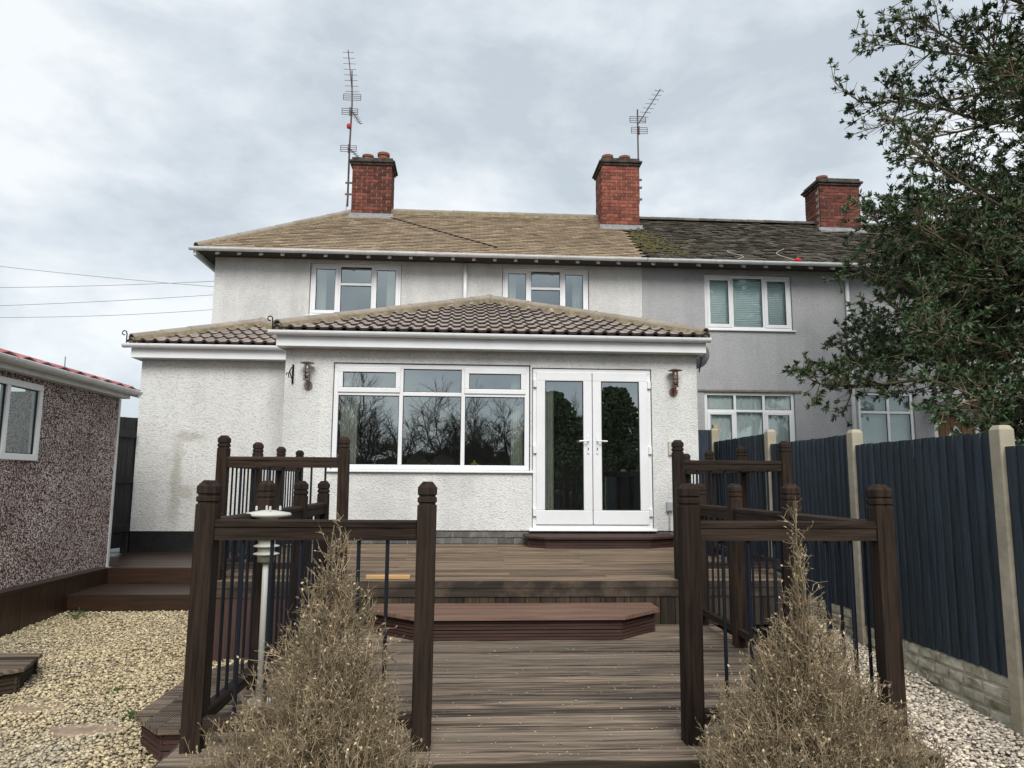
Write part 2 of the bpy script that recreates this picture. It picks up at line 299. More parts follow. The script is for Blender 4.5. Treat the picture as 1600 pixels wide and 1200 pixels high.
def ico():
    t = (1 + 5 ** .5) / 2
    v = np.array([(-1, t, 0), (1, t, 0), (-1, -t, 0), (1, -t, 0), (0, -1, t), (0, 1, t), (0, -1, -t), (0, 1, -t), (t, 0, -1), (t, 0, 1), (-t, 0, -1), (-t, 0, 1)]) / (1 + t * t) ** .5
    f = np.array([(0, 11, 5), (0, 5, 1), (0, 1, 7), (0, 7, 10), (0, 10, 11), (1, 5, 9), (5, 11, 4), (11, 10, 2), (10, 7, 6), (7, 1, 8), (3, 9, 4), (3, 4, 2), (3, 2, 6), (3, 6, 8), (3, 8, 9), (4, 9, 5), (2, 4, 11), (6, 2, 10), (8, 6, 7), (9, 8, 1)])
    return v, f
IV, IF = ico()
def blobs(name, P, size, flat, m, tint, parent=None):
    n = len(P); q = rng.normal(size=(n, 4)); q /= np.linalg.norm(q, axis=1)[:, None]; w, x, y, z = q.T
    Rm = np.stack([1 - 2 * (y * y + z * z), 2 * (x * y - z * w), 2 * (x * z + y * w), 2 * (x * y + z * w), 1 - 2 * (x * x + z * z), 2 * (y * z - x * w), 2 * (x * z - y * w), 2 * (y * z + x * w), 1 - 2 * (x * x + y * y)], 1).reshape(n, 3, 3)
    S = size[:, None] * rng.uniform(.65, 1.25, (n, 3)); base = IV[None] * S[:, None, :] * rng.uniform(.82, 1.15, (n, 12, 1))
    V = np.einsum('nij,nkj->nki', Rm, base); V[:, :, 2] *= flat; V += P[:, None, :]
    F = (IF[None] + (np.arange(n) * 12)[:, None, None]).reshape(-1, 3)
    return npmesh(name, V.reshape(-1, 3), F, m, np.repeat(tint, 12), parent)
def gravel(name, x0, x1, y0, y1, zf, pitch, s0, s1, m, label):
    gx, gy = np.meshgrid(np.arange(x0, x1, pitch), np.arange(y0, y1, pitch)); P = np.stack([gx.ravel(), gy.ravel()], 1); P += rng.uniform(-.6, .6, P.shape) * pitch
    P = P[(P[:, 0] > x0 + .01) & (P[:, 0] < x1 - .01)]
    z = np.array([zf(y) for y in P[:, 1]]) + rng.uniform(-.008, .010, len(P)) + .01 * np.sin(P[:, 0] * 5 + 1) * np.sin(P[:, 1] * 4)
    o = blobs(name, np.column_stack([P, z]), rng.uniform(s0, s1, len(P)), .6, m, np.clip(rng.normal(.5, .3, len(P)), 0, 1))
    return tag(o, label, 'gravel', kind='stuff')
gravel('gravel', -3.98, -1.24, 3.3, 7.86, zleft, .0172, .006, .0155, GRAVL, 'yellow buff gravel between the garage and the lower deck')
gravel('gravel', 2.04, 3.46, 2.7, 8.6, zright, .0195, .007, .018, GRAVR, 'pinkish gravel strip along the navy fence')

# ------------------------------------------------------------------ buildings
def wall(name, m, parent, x0, x1, y, z0, z1, holes=(), t=.25):
    """front wall in the plane y with real openings and reveals"""
    xs = sorted({x0, x1} | {h[0] for h in holes} | {h[1] for h in holes}); zs = sorted({z0, z1} | {h[2] for h in holes} | {h[3] for h in holes})
    solid = lambda i, k: 0 <= i < len(xs) - 1 and 0 <= k < len(zs) - 1 and not any(h[0] - 1e-6 <= xs[i] and xs[i + 1] <= h[1] + 1e-6 and h[2] - 1e-6 <= zs[k] and zs[k + 1] <= h[3] + 1e-6 for h in holes)
    b = B()
    for i in range(len(xs) - 1):
        for k in range(len(zs) - 1):
            if not solid(i, k): continue
            a0, a1, c0, c1 = xs[i], xs[i + 1], zs[k], zs[k + 1]
            b.add([(a0, y, c0), (a1, y, c0), (a1, y, c1), (a0, y, c1)], [(0, 1, 2, 3)]); b.add([(a0, y + t, c0), (a1, y + t, c0), (a1, y + t, c1), (a0, y + t, c1)], [(3, 2, 1, 0)])
            for (di, dk, q) in ((-1, 0, [(a0, c0), (a0, c1)]), (1, 0, [(a1, c1), (a1, c0)]), (0, -1, [(a1, c0), (a0, c0)]), (0, 1, [(a0, c1), (a1, c1)])):
                if not solid(i + di, k + dk): b.add([(q[0][0], y, q[0][1]), (q[1][0], y, q[1][1]), (q[1][0], y + t, q[1][1]), (q[0][0], y + t, q[0][1])], [(0, 1, 2, 3)])
    return b.ob(name, m, parent)
def frame_rect(b, x0, x1, z0, z1, w, y0, y1, m=0):
    b.box(x0, x1, y0, y1, z0, z0 + w, m); b.box(x0, x1, y0, y1, z1 - w, z1, m); b.box(x0, x0 + w, y0, y1, z0 + w, z1 - w, m); b.box(x1 - w, x1, y0, y1, z0 + w, z1 - w, m)
def window(parent, x0, x1, z0, z1, y, cols, gm, sill=True, fw_=.055, upvc=None):
    """cols: list of (width share, [(height share, opening?)...] from the bottom up); y is the front of the frame"""
    U = upvc or UPVC
    fr = B(); frame_rect(fr, x0, x1, z0, z1, fw_, y, y + .07)
    ix0, ix1, iz0, iz1 = x0 + fw_, x1 - fw_, z0 + fw_, z1 - fw_; mw = .05; lights = []
    tw = ix1 - ix0 - mw * (len(cols) - 1); sw = sum(c[0] for c in cols); xx = ix0
    for ci, (cw, rows) in enumerate(cols):
        xe = xx + tw * cw / sw; th = iz1 - iz0 - mw * (len(rows) - 1); sh = sum(r[0] for r in rows); zz = iz0
        for ri, (rh, op) in enumerate(rows):
            ze = zz + th * rh / sh; lights.append((xx, xe, zz, ze, op))
            if ri < len(rows) - 1: fr.box(xx, xe, y + .003, y + .067, ze, ze + mw)
            zz = ze + mw
        if ci < len(cols) - 1: fr.box(xe, xe + mw, y + .0015, y + .0685, iz0, iz1)
        xx = xe + mw
    w = fr.ob('window', U, parent); bev(w, .005)
    for (a0, a1, c0, c1, op) in lights:
        if op:
            s = B(); frame_rect(s, a0 - .012, a1 + .012, c0 - .012, c1 + .012, .062, y - .016, y + .05); so = s.ob('sash', U, w); bev(so, .006)
            a0 += .05; a1 -= .05; c0 += .05; c1 -= .05
            pr = (y + .012)
        else: pr = y + .030
        gk = B(); frame_rect(gk, a0, a1, c0, c1, .008, pr - .010, pr + .004); gk.ob('gasket', SEAL, w)
        g = B(); g.add([(a0 + .004, pr, c0 + .004), (a1 - .004, pr, c0 + .004), (a1 - .004, pr, c1 - .004), (a0 + .004, pr, c1 - .004)], [(0, 1, 2, 3)]); g.ob('pane', gm, w)
    if sill:
        s = B(); s.prism([(y - .075, z0 - .035), (y - .075, z0 - .012), (y + .0, z0 - .002), (y + .06, z0 - .002), (y + .06, z0 - .035)], 0, x0 - .05, x1 + .05); s.ob('sill', U, w, bevel=.004)
    return w
def gutter(parent, x0, x1, y, z, m=UPVC_OLD, step=1.0, name='gutter'):
    """half-round gutter along x, rim at z, back edge at y"""
    r = .056; prof = [(y - r + r * math.cos(a), z - r * .95 + -r * math.sin(a) * .9 + r * .95) for a in np.linspace(0, math.pi, 9)]
    prof = [(yy, zz) for yy, zz in prof]; inner = [(yy + (y - r - yy) * .1, zz + .007) for yy, zz in prof][::-1]
    b = B(); V = []; poly = prof + inner; b.prism(poly, 0, x0, x1)
    o = b.ob(name, m, parent)
    jb = B(); pr2 = [(y - r + (r + .006) * math.cos(a), z - (r + .006) * math.sin(a) * .9 + .003) for a in np.linspace(0, math.pi, 9)]; jb.prism(pr2 + [(y - 2 * r, z - .012), (y, z - .012)], 0, -.018, .018); jm = jb.mesh('bracket', m)
    x = x0 + .35
    while x < x1 - .1: inst('bracket', jm, o, (x, 0, 0)); x += step
    return o
def downpipe(parent, x, y, z0, z1, m=UPVC_OLD):
    b = B(); b.tube([(x, y, z1), (x, y, z0)], .038, 10); o = b.ob('downpipe', m, parent, smooth=True)
    for z in np.arange(z0 + .4, z1 - .2, 1.2): k = B(); k.box(x - .045, x + .045, y - .038, y + .06, z, z + .04); k.ob('clip', m, o, bevel=.004)
    return o
def curtain(x0, x1, y, z0, z1, m, label, cat='curtain', folds=9, amp=.025, name='curtain'):
    n = folds * 6; b = B(); V = []; F = []
    for i in range(n + 1):
        x = x0 + (x1 - x0) * i / n; yy = y + amp * math.sin(i / n * folds * 2 * math.pi); V += [(x, yy, z0), (x, yy, z1), (x, yy + .004, z0), (x, yy + .004, z1)]
    for i in range(n): a = 4 * i; F += [(a, a + 4, a + 5, a + 1), (a + 2, a + 3, a + 7, a + 6)]
    b.add(V, F); o = b.ob(name, m, smooth=True); return tag(o, label, cat)
def blind(x0, x1, y, z0, z1, label):
    b = B(); n = int((z1 - z0) / .035)
    for i in range(n):
        z = z0 + (z1 - z0) * i / n; h = (z1 - z0) / n
        b.add([(x0, y, z), (x1, y, z), (x1, y + .018, z + h), (x0, y + .018, z + h)], [(0, 1, 2, 3)]); b.add([(x0, y + .018, z + h - .001), (x1, y + .018, z + h - .001), (x1, y, z + h), (x0, y, z + h)], [(0, 1, 2, 3)])
    return tag(b.ob('window_blind', BLIND), label, 'blind')
# ---- plain tiles as small wedges: one mesh for each roof face (thousands, far too small to pick apart)
def plain_tiles(name, m, parent, O, U, Vv, N, inside, width, slope, gauge=.105, tw=.168, jit=.004, lift=.024, tint=.10):
    O, U, Vv, N = (np.array(a, float) for a in (O, U, Vv, N)); Vs = []; T = []
    nr = int(slope / gauge) + 1
    for r in range(nr):
        off = (r % 2) * tw / 2; v = r * gauge; rowt = rng.normal(0, .05)
        for k in range(-1, int(width / tw) + 2):
            u = k * tw + off
            if not inside(u + tw / 2, v + gauge * .5): continue
            j = rng.uniform(-jit, jit, 4); dn = rng.uniform(0, jit * 1.6)
            u0, u1 = u + .002, u + tw - .002; v0, v1 = v + j[0], v + gauge + .03
            n0, n1 = lift + .004 + dn + j[1] * .4, .004
            c = [(u0, v0 + j[2] * .6, n0), (u1, v0, n0 + j[3] * .5), (u1, v1, n1), (u0, v1, n1), (u0, v0 + j[2] * .6, n0 - .012), (u1, v0, n0 - .012)]
            Vs.append([O + U * a + Vv * bb + N * cc for a, bb, cc in c]); T += [np.clip(.5 + rng.normal(0, tint) + rowt, 0, 1)] * 6
    n = len(Vs); Vs = np.array(Vs).reshape(-1, 3)
    q = np.array([(0, 1, 2, 3), (4, 5, 1, 0), (4, 0, 3, 3), (5, 2, 1, 1)])[:2]
    F = (q[None] + (np.arange(n) * 6)[:, None, None]).reshape(-1, 4)
    o = npmesh(name, Vs, F, m, np.array(T), parent); o['kind'] = 'stuff'; return o
def half_cap(L_, r, t=.018, n=9):
    b = B(); V = []; F = []
    for x, rr in ((0, r * 1.04), (L_, r * .97)):
        for q in (rr, rr - t):
            V += [(x, q * math.cos(a) * 1.05, q * math.sin(a) * .8) for a in np.linspace(-.15, math.pi + .15, n)]
    for i in range(n - 1):
        F += [(i, i + 1, 2 * n + i + 1, 2 * n + i), (n + i, 3 * n + i, 3 * n + i + 1, n + i + 1), (i, n + i, n + i + 1, i + 1), (2 * n + i, 2 * n + i + 1, 3 * n + i + 1, 3 * n + i)]
    F += [(0, 2 * n, 3 * n, n), (n - 1, 2 * n - 1, 4 * n - 1, 3 * n - 1)]
    return b.add(V, F)
def frame_mtx(o, x, upish=(0, 0, 1)):
    x = Vector(x).normalized(); y = Vector(upish).cross(x).normalized(); z = x.cross(y)
    return Matrix.Translation(o) @ Matrix((x, y, z)).transposed().to_4x4()
def caps(parent, a, b_, L_, r, m, name, overlap=.03, bed_m=None, bed_w=.14, lift=0.0):
    a, b_ = Vector(a), Vector(b_); d = b_ - a; n = max(1, round(d.length / (L_ - overlap))); st = d.length / n; me = half_cap(st + overlap, r).mesh(name, m, smooth=False); d.normalize()
    for i in range(n):
        o = inst(name, me, parent, mtx=frame_mtx(a + d * (i * st) + Vector((0, 0, lift + (i % 3) * .002)), d))
    if bed_m:
        k = B(); k.prism([(-bed_w, -.075), (-bed_w * .86, .004), (-r * .7, .018), (r * .7, .018), (bed_w * .86, .004), (bed_w, -.075)], 0, 0, (b_ - a).length - .01); o = k.ob('mortar_bed', bed_m, parent); o.matrix_local = frame_mtx(a + Vector((0, 0, lift)), d)
# ---- rolled interlocking tiles, each one an object
def roll_tile(tw=.33, ln=.385, nose=.036):
    us = [0, .022, .040, .072, .090, .112]; hs = [.004, .008, .030, .030, .008, .002]; prof = []
    for k in range(2): prof += [(k * tw / 2 + u, h) for u, h in zip(us, hs)]
    prof.append((tw + .012, .006)); n = len(prof); b = B()
    V = [(u, 0, h + nose) for u, h in prof] + [(u, ln, h + .002) for u, h in prof] + [(u, .003, h + nose - .034) for u, h in prof]
    F = [(i, i + 1, n + i + 1, n + i) for i in range(n - 1)]; b.add(V, F, 0)
    b.add([V[i] for i in range(n)] + [V[2 * n + i] for i in range(n)], [(n + i, n + i + 1, i + 1, i) for i in range(n - 1)], 1)
    b.add([V[0], V[n], (0, ln, -.02), V[2 * n]], [(0, 1, 2, 3)], 1); b.add([V[n - 1], V[2 * n - 1], (tw + .012, ln, -.02), V[3 * n - 1]], [(3, 2, 1, 0)], 1)
    return b
def roll_roof(parent, O, U, Vv, width, apex_u, slope, keep=lambda u, v: True):
    """triangular slope: base O..O+U*width, apex at (apex_u, slope)"""
    O, U, Vv = Vector(O), Vector(U), Vector(Vv); N = U.cross(Vv); fm = Matrix((U, Vv, N)).transposed().to_4x4(); fm.translation = O
    tw, gauge = .33, slope / 9.0 if slope > 2 else slope / 4.6; me0 = roll_tile(ln=gauge + .06).mesh('tile', [PAN_TOP, PAN_EDGE])
    for r in range(int(slope / gauge) + 1):
        v = r * gauge; k0 = math.floor((0) / tw) - 1
        for k in range(k0, int(width / tw) + 2):
            u = k * tw; lo_ = lambda vv: apex_u * vv / slope; hi_ = lambda vv: width - (width - apex_u) * vv / slope
            if u + tw < lo_(v) + .02 or u > hi_(v) - .02 or v > slope - .05 or not keep(u + tw / 2, v): continue
            full = u > lo_(v + gauge + .06) and u + tw + .012 < hi_(v + gauge + .06)
            me = me0
            if not full:
                bm = bmesh.new(); bm.from_mesh(me0)
                for (p, q) in (((0, 0), (apex_u, slope)), ((width, 0), (apex_u, slope))):
                    dx, dy = q[0] - p[0], q[1] - p[1]; nn = Vector((dy, -dx, 0)).normalized(); 
                    if p[0] == 0: nn = -nn          # outward side is cut away
                    bmesh.ops.bisect_plane(bm, geom=bm.verts[:] + bm.edges[:] + bm.faces[:], plane_co=Vector((p[0] - u, p[1] - v, 0)), plane_no=nn, clear_outer=True)
                if len(bm.faces) < 3: bm.free(); continue
                me = bpy.data.meshes.new('tile'); bm.to_mesh(me); bm.free(); me.materials.append(PAN_TOP); me.materials.append(PAN_EDGE)
            o = inst('tile', me, parent, mtx=fm @ Matrix.Translation((u, v, .0 + random.uniform(0, .003))) @ Matrix.Rotation(random.uniform(-.004, .004), 4, 'Z'))
# ---- chimneys
def chimney(parent, x0, x1, y0, y1, z0, z1, side, bm_, pots, base_z):
    core = B(); core.box(x0 + .012, x1 - .012, y0 + .012, y1 - .012, z0, z1); ch = core.ob('chimney', BMORT, parent)
    bl, bh, g_ = .215, .066, .011; nc = int((z1 - base_z) / (bh + g_))
    def bmesh_(l, d):
        k = B(); k.box(0, l, 0, d, 0, bh); return k
    cache = {}
    def brick(l, o, ang):
        key = round(l, 3)
        if key not in cache: cache[key] = bmesh_(l, .05).mesh('brick', bm_)
        inst('brick', cache[key], ch, o, (0, 0, ang))
    for c in range(nc):
        z = base_z + c * (bh + g_)
        for (L0, face) in ((x1 - x0, 'f'), (y1 - y0, 's')):
            p = 0; first = (bl - .005) / 2 if c % 2 else bl
            if face == 's': first = bl if c % 2 else .105
            while p < L0 - .02:
                l = min(first if p == 0 else bl, L0 - p); l = l if L0 - p - l > .04 else L0 - p
                jz = random.uniform(-.003, .003); 
                if face == 'f': brick(l - g_ if p + l < L0 else l, (x0 + p, y0 + jz, z), 0)
                elif side > 0: 
                    if p > .04: brick(l - g_ if p + l < L0 else l, (x1 + jz, y0 + p, z), math.pi / 2)
                else:
                    if p > .04: brick(l - g_ if p + l < L0 else l, (x0 + .05 + jz, y0 + p, z), math.pi / 2)
                p += l
    zc = base_z + nc * (bh + g_)
    k = B(); k.box(x0 - .035, x1 + .035, y0 - .035, y1 + .035, zc, zc + .05); k.box(x0 - .07, x1 + .07, y0 - .07, y1 + .07, zc + .05, zc + .10); k.box(x0 - .02, x1 + .02, y0 - .02, y1 + .02, zc + .10, zc + .17)
    k.ob('cap', CAP, ch, bevel=.012)
    for (px, r, h) in pots:
        q = B(); q.lathe([(r * .98, 0), (r * .92, h * .75), (r * 1.08, h * .78), (r * 1.08, h), (r * .8, h), (r * .78, h * .6)], 18, (px, (y0 + y1) / 2, zc + .14)); q.ob('chimney_pot', POT, ch, smooth=False)
    return ch
def flashing(ch, x0, x1, y0, zf, pitch):
    k = B(); n = 6
    k.prism([(y0 - .11, zf - .11 * pitch + .02), (y0 - .004, zf + .02), (y0 - .004, zf + .085), (y0 - .012, zf + .085), (y0 - .02, zf + .035), (y0 - .11, zf - .11 * pitch + .032)], 0, x0 - .06, x1 + .06)
    k.ob('lead_flashing', LEAD, ch)

# ================= main house and neighbour
YM = 13.5; EY, EZ, RZ = 13.1, 4.12, 5.79; RY = 15.6; PT = (RZ - EZ) / (RY - EY)     # eaves line, ridge
SL = math.hypot(RY - EY, RZ - EZ); vv = Vector((0, RY - EY, RZ - EZ)).normalized(); nn = Vector((1, 0, 0)).cross(vv)
def eaves(parent, x0, x1, gx0, gx1, rafters):
    g_ = gutter(parent, gx0, gx1, EY + .02, EZ + .005, step=.92)
    for i in range(rafters):
        x = x0 + .14 + i * (x1 - x0 - .25) / max(1, rafters - 1); k = B(); k.prism([(EY + .05, EZ - .085), (EY + .05, EZ - .015), (YM + .02, EZ + .20), (YM + .02, EZ + .12)], 0, x - .03, x + .03); k.ob('rafter_end', UPVC_OLD, parent)
house = thing('house', 'two storey white roughcast house with tan tiled hipped roof', 'house', (0, 0, 0))
HW = [(-2.93, -1.24, 3.03, 4.03), (.65, 2.30, 3.03, 4.03)]
wall('wall', OLD_RC, house, -4.66, 3.318, YM, -1.0, 4.36, HW)
b = B(); b.box(-4.66, -4.41, YM + .25, 17.7, -1.0, 4.3); b.ob('side_wall', OLD_RC, house)
b = B(); b.box(-4.40, 3.3, YM + 2.6, YM + 2.65, -.9, 4.3); b.box(-4.40, 3.3, YM + .26, YM + 2.6, 2.2, 2.25); b.ob('room_lining', ROOM, house)
for i, (a0, a1, c0, c1) in enumerate(HW):
    window(house, a0 + .01, a1 - .01, c0 + .01, c1 - .005, YM + .045, [(1, [(1, 1)]), (1.25, [(1.25, 0), (.72, 0)]), (1, [(1, 1)])], GLASS_UP, fw_=.05)
    side = ('left', 'right')[i]
    for q, (s0, s1) in enumerate(((a0 + .10, a0 + .27), (a1 - .29, a1 - .10))):
        curtain(s0, s1, YM + .22, c0 + .03, c1 - .05, CURT, f'cream curtain at the {("left", "right")[q]} side of the {side} upstairs window of the white house', folds=6)
# roof of the house: hip at the left end
hl = -4.9; hx = hl + (RY - EY)
rf = B(); rf.add([(hl, EY, EZ), (3.32, EY, EZ), (3.32, RY, RZ), (hx, RY, RZ), (hl, 18.1, EZ), (3.32, 18.1, EZ)], [(0, 1, 2, 3), (4, 0, 3), (5, 4, 3, 2)])
rf.add([(hl, EY, EZ - .03), (3.32, EY, EZ - .03), (3.32, 18.1, EZ - .03), (hl, 18.1, EZ - .03)], [(3, 2, 1, 0)])
roof = rf.ob('roof', UNDER, house)
sl_in = lambda u, v: u + hl > hl + (hx - hl) * v / SL - .03 and u + hl < 3.32 - .03
plain_tiles('tiles', TAN, roof, (hl, EY - .03, EZ - .02), (1, 0, 0), vv, nn, sl_in, 3.32 - hl, SL)
# hipped end, seen only from the side
hv = Vector((hx - hl, 0, RZ - EZ)).normalized(); hn = Vector((0, -1, 0)).cross(hv)
plain_tiles('hip_end_tiles', TAN, roof, (hl - .03, 18.1, EZ - .02), (0, -1, 0), hv, hn, lambda u, v: v / SL * 2.5 < u < 5.0 - v / SL * 2.5, 5.0, SL)
caps(roof, (hl + .02, EY + .02, EZ + .05), (hx, RY, RZ + .05), .45, .085, HIPT, 'hip_tile', bed_m=MORT, bed_w=.10)
caps(roof, (hx, RY, RZ + .045), (3.3, RY, RZ + .045), .45, .085, HIPT, 'ridge_tile', bed_m=MORT, bed_w=.10)
eaves(house, -4.66, 3.3, -4.98, 3.31, 21)
b = B(); b.box(hl - .02, hl + .03, EY, 18, EZ - .12, EZ - .005); b.ob('side_fascia', UPVC_OLD, house)
downpipe(house, -.05, YM - .06, 2.9, 4.06, UPVC)
ch = chimney(house, -2.52, -1.68, 15.33, 15.93, 5.2, 6.80, 1, BRICKS, [(-2.24, .12, .20), (-1.90, .125, .26)], 5.70); flashing(ch, -2.52, -1.68, 15.33, EZ + (15.33 - EY) * PT, PT)
ch = chimney(house, 2.86, 3.66, 15.0, 15.8, 5.1, 6.85, -1, BRICK, [(3.06, .12, .25), (3.44, .12, .24)], 5.42); flashing(ch, 2.86, 3.66, 15.0, EZ + (15.0 - EY) * PT, PT)
k = B(); k.box(2.83, 2.858, 14.95, 15.85, 5.3, 5.42); k.ob('side_flashing', LEAD, ch).rotation_euler = (0, 0, 0)
k = B(); k.tube([Vector((-1.66 + 2.2 * i / 12, EY, EZ)) + vv * (2.55 - 2.1 * i / 12) + nn * (.034 + .006 * (i % 2)) for i in range(13)], .011, 5); tag(k.ob('roof_cable', SEAL), 'thin black cable lying slantwise down the tan roof tiles', 'cable')
# neighbour
nb = thing('neighbour_house', 'grey roughcast neighbouring house with dark mossy tiled roof', 'house')
NW = [(4.53, 6.25, 2.91, 3.99), (4.47, 6.22, .45, 1.71), (7.45, 8.56, .35, 1.75), (8.98, 9.75, -1.0, 1.32)]
wall('wall', GREY_RC, nb, 3.322, 14.5, YM, -1.0, 4.36, NW)
b = B(); b.box(3.34, 14.4, YM + 2.6, YM + 2.65, -.9, 4.3); b.box(3.34, 14.4, YM + .26, YM + 2.6, 2.2, 2.25); b.ob('room_lining', ROOM, nb)
window(nb, 4.54, 6.24, 2.92, 3.985, YM + .03, [(.85, [(1, 1)]), (1.05, [(1, 0)]), (.85, [(1, 1)])], GLASS_N)
window(nb, 4.48, 6.21, .46, 1.705, YM + .03, [(1, [(1.9, 1), (.62, 0)]), (1, [(1.9, 0), (.62, 0)]), (1, [(1.9, 1), (.62, 0)])], GLASS_N)
window(nb, 7.46, 8.55, .36, 1.745, YM + .03, [(1, [(1.9, 0), (.62, 0)]), (.8, [(1.9, 0), (.62, 0)])], GLASS_N)
blind(4.6, 6.18, YM + .14, 2.97, 3.94, 'pale teal slatted blind behind the upstairs window of the grey house')
blind(7.5, 8.5, YM + .14, .4, 1.72, 'pale teal slatted blind behind the downstairs window nearest the brown door')
curtain(4.53, 6.17, YM + .12, .5, 1.68, mat('net_curtain', (.80, .88, .87), .9, var=.04), 'pale net curtain behind the downstairs window beside the white extension', folds=16, amp=.012)
b = B(); b.box(8.99, 9.74, YM + .05, YM + .10, -.98, 1.31); dr = b.ob('door', OAKD, nb)
for x in np.arange(9.06, 9.72, .11): k = B(); k.box(x, x + .102, YM + .035, YM + .049, -.95, 1.28); k.ob('door_plank', OAKD, dr, bevel=.004)
k = B(); c0 = (9.36, .93); k.prism([(c0[0], c0[1] - .2), (c0[0] + .15, c0[1]), (c0[0], c0[1] + .2), (c0[0] - .15, c0[1])], 1, YM + .012, YM + .034); k.ob('diamond_frame', UPVC, dr)
k = B(); k.prism([(c0[0], c0[1] - .15), (c0[0] + .11, c0[1]), (c0[0], c0[1] + .15), (c0[0] - .11, c0[1])], 1, YM + .006, YM + .0118); k.ob('diamond_pane', SEAL, dr)
k = B(); frame_rect(k, 8.92, 9.81, -1.0, 1.38, .07, YM - .012, YM + .03); k.ob('door_frame', UPVC, nb)
k = B(); k.box(8.75, 11.6, YM - .55, YM - .003, 1.52, 1.64); k.ob('porch_roof', UPVC_OLD, nb, bevel=.01)
k = B(); k.box(10.2, 11.5, YM - .5, YM - .003, -1.0, 1.515); k.ob('porch_wall', GREY_RC, nb)
k = B(); k.box(10.02, 10.15, YM - .5, YM - .37, -1, 1.515); k.ob('porch_post', UPVC, nb)
k = B(); k.box(4.35, 6.35, YM - .03, YM - .003, 1.715, 1.75); k.ob('lintel_line', mat('lintel_stain', (.22, .18, .14), .9, var=.2), nb)
rf = B(); rf.add([(3.32, EY, EZ), (14.8, EY, EZ), (14.8, RY, RZ), (3.32, RY, RZ), (3.32, 18.1, EZ), (14.8, 18.1, EZ)], [(0, 1, 2, 3), (5, 4, 3, 2)])
rf.add([(3.32, EY, EZ - .03), (14.8, EY, EZ - .03), (14.8, 18.1, EZ - .03), (3.32, 18.1, EZ - .03)], [(3, 2, 1, 0)])
nroof = rf.ob('roof', UNDER, nb)
plain_tiles('tiles', SLATE, nroof, (3.32, EY - .03, EZ - .015), (1, 0, 0), vv, nn, lambda u, v: 0 < u < 11.4, 11.4, SL, jit=.011, lift=.02, tint=.24)
caps(nroof, (3.68, RY, RZ + .035), (14.7, RY, RZ + .035), .40, .085, mat('dark_ridge', (.12, .11, .09), .95, var=.25, rnd=.3), 'ridge_tile')
P = []
for _ in range(850):
    v = abs(rng.normal(0, .33)); u = rng.uniform(0, 1) ** 1.3 * (.95 - .25 * v) ; v = rng.uniform(.05, 2.6)
    w = math.exp(-((v - 1.1) / .8) ** 2)
    if rng.random() > w: continue
    u = abs(rng.normal(.15 + .18 * (2.2 - v), .28)); q = Vector((3.32 + u, EY, EZ)) + vv * v + nn * .025; P.append(q)
P = np.array([tuple(q) for q in P]); tag(blobs('moss', P, rng.uniform(.015, .05, len(P)), .6, MOSS, rng.uniform(.2, .8, len(P)), nroof), kind='stuff')
for s in range(2):
    cx = (5.05, 6.05)[s]; pts = []
    for i in range(14): t = i / 13; q = Vector((cx + .14 * math.sin(t * 5 + s * 2) + .12 * t, EY, EZ)) + vv * (.05 + t * (.55, .8)[s]) + nn * .045; pts.append(q)
    k = B(); k.tube(pts, .0055, 5); tag(k.ob('loose_cable', PLAST), ('short pale cable end curling up the dark tiles nearer the moss', 'longer pale cable looping down the dark tiles to the red cap')[s], 'cable')
k = B(); k.lathe([(.05, 0), (.075, .03), (.06, .07), (.02, .09)], 10, (6.22, EY + .03, EZ + .03)); tag(k.ob('red_cap', RED, smooth=True), 'small red plastic cap lying at the eaves of the dark roof', 'cap')
eaves(nb, 3.32, 14.4, 3.33, 14.8, 26)
downpipe(nb, 7.33, YM - .05, -1, 4.04)
ch = chimney(nb, 7.80, 8.72, 15.25, 15.95, 5.2, 6.66, -1, BRICKS, [(8.05, .12, .2), (8.45, .12, .12)], 5.62); flashing(ch, 7.8, 8.72, 15.25, EZ + (15.25 - EY) * PT, PT)

# ================= rear extension
YE = 9.5
ext = thing('rear_extension', 'single storey white roughcast extension with window and glazed doors', 'extension')
DX0, DX1, DZ0, DZ1 = .86, 2.44, -.58, 1.49; WX0, WX1, WZ0, WZ1 = -1.71, .835, .13, 1.52
wall('wall', WHITE_RC, ext, -2.32, 3.05, YE, -.61, 1.80, [(WX0, WX1, WZ0, WZ1), (DX0, DX1, -.61, DZ1)])
b = B(); b.box(-2.32, -2.09, YE + .25, YM - .003, -.61, 1.8); b.ob('side_wall', WHITE_RC, ext); b = B(); b.box(2.82, 3.05, YE + .25, YM - .003, -.61, 1.8); b.ob('side_wall', WHITE_RC, ext)
b = B(); b.box(-2.085, 2.815, YE + .255, YM - .01, -.60, -.56); b.ob('room_floor', ROOMF, ext); b = B(); b.box(-2.085, 2.815, YE + .255, YM - .01, 1.7, 1.74); b.box(-2.085, 2.815, YM - .06, YM - .012, -.55, 1.69); b.ob('room_lining', ROOM, ext)
pl = B(); pl.box(-2.30, 3.03, YE + .03, YE + .2, -.80, -.612); plo = pl.ob('plinth', BMORT, ext)
bk = B(); bk.box(0, .215, 0, .03, 0, .068); bkm = bk.mesh('brick', GBRICK)
for r in range(2):
    x = -2.29 - (.11 if r else 0)
    while x < 2.85:
        if x > -2.32: inst('brick', bkm, plo, (x, YE + .012 + random.uniform(-.003, .003), -.775 + r * .079))
        x += .226
window(ext, WX0 + .01, WX1 - .012, WZ0 + .02, WZ1 - .01, YE + .03, [(1.0, [(2.35, 0), (.80, 1)]), (.97, [(2.35, 0), (.80, 0)]), (1.0, [(2.35, 0), (.80, 1)])], GLASS, fw_=.06)
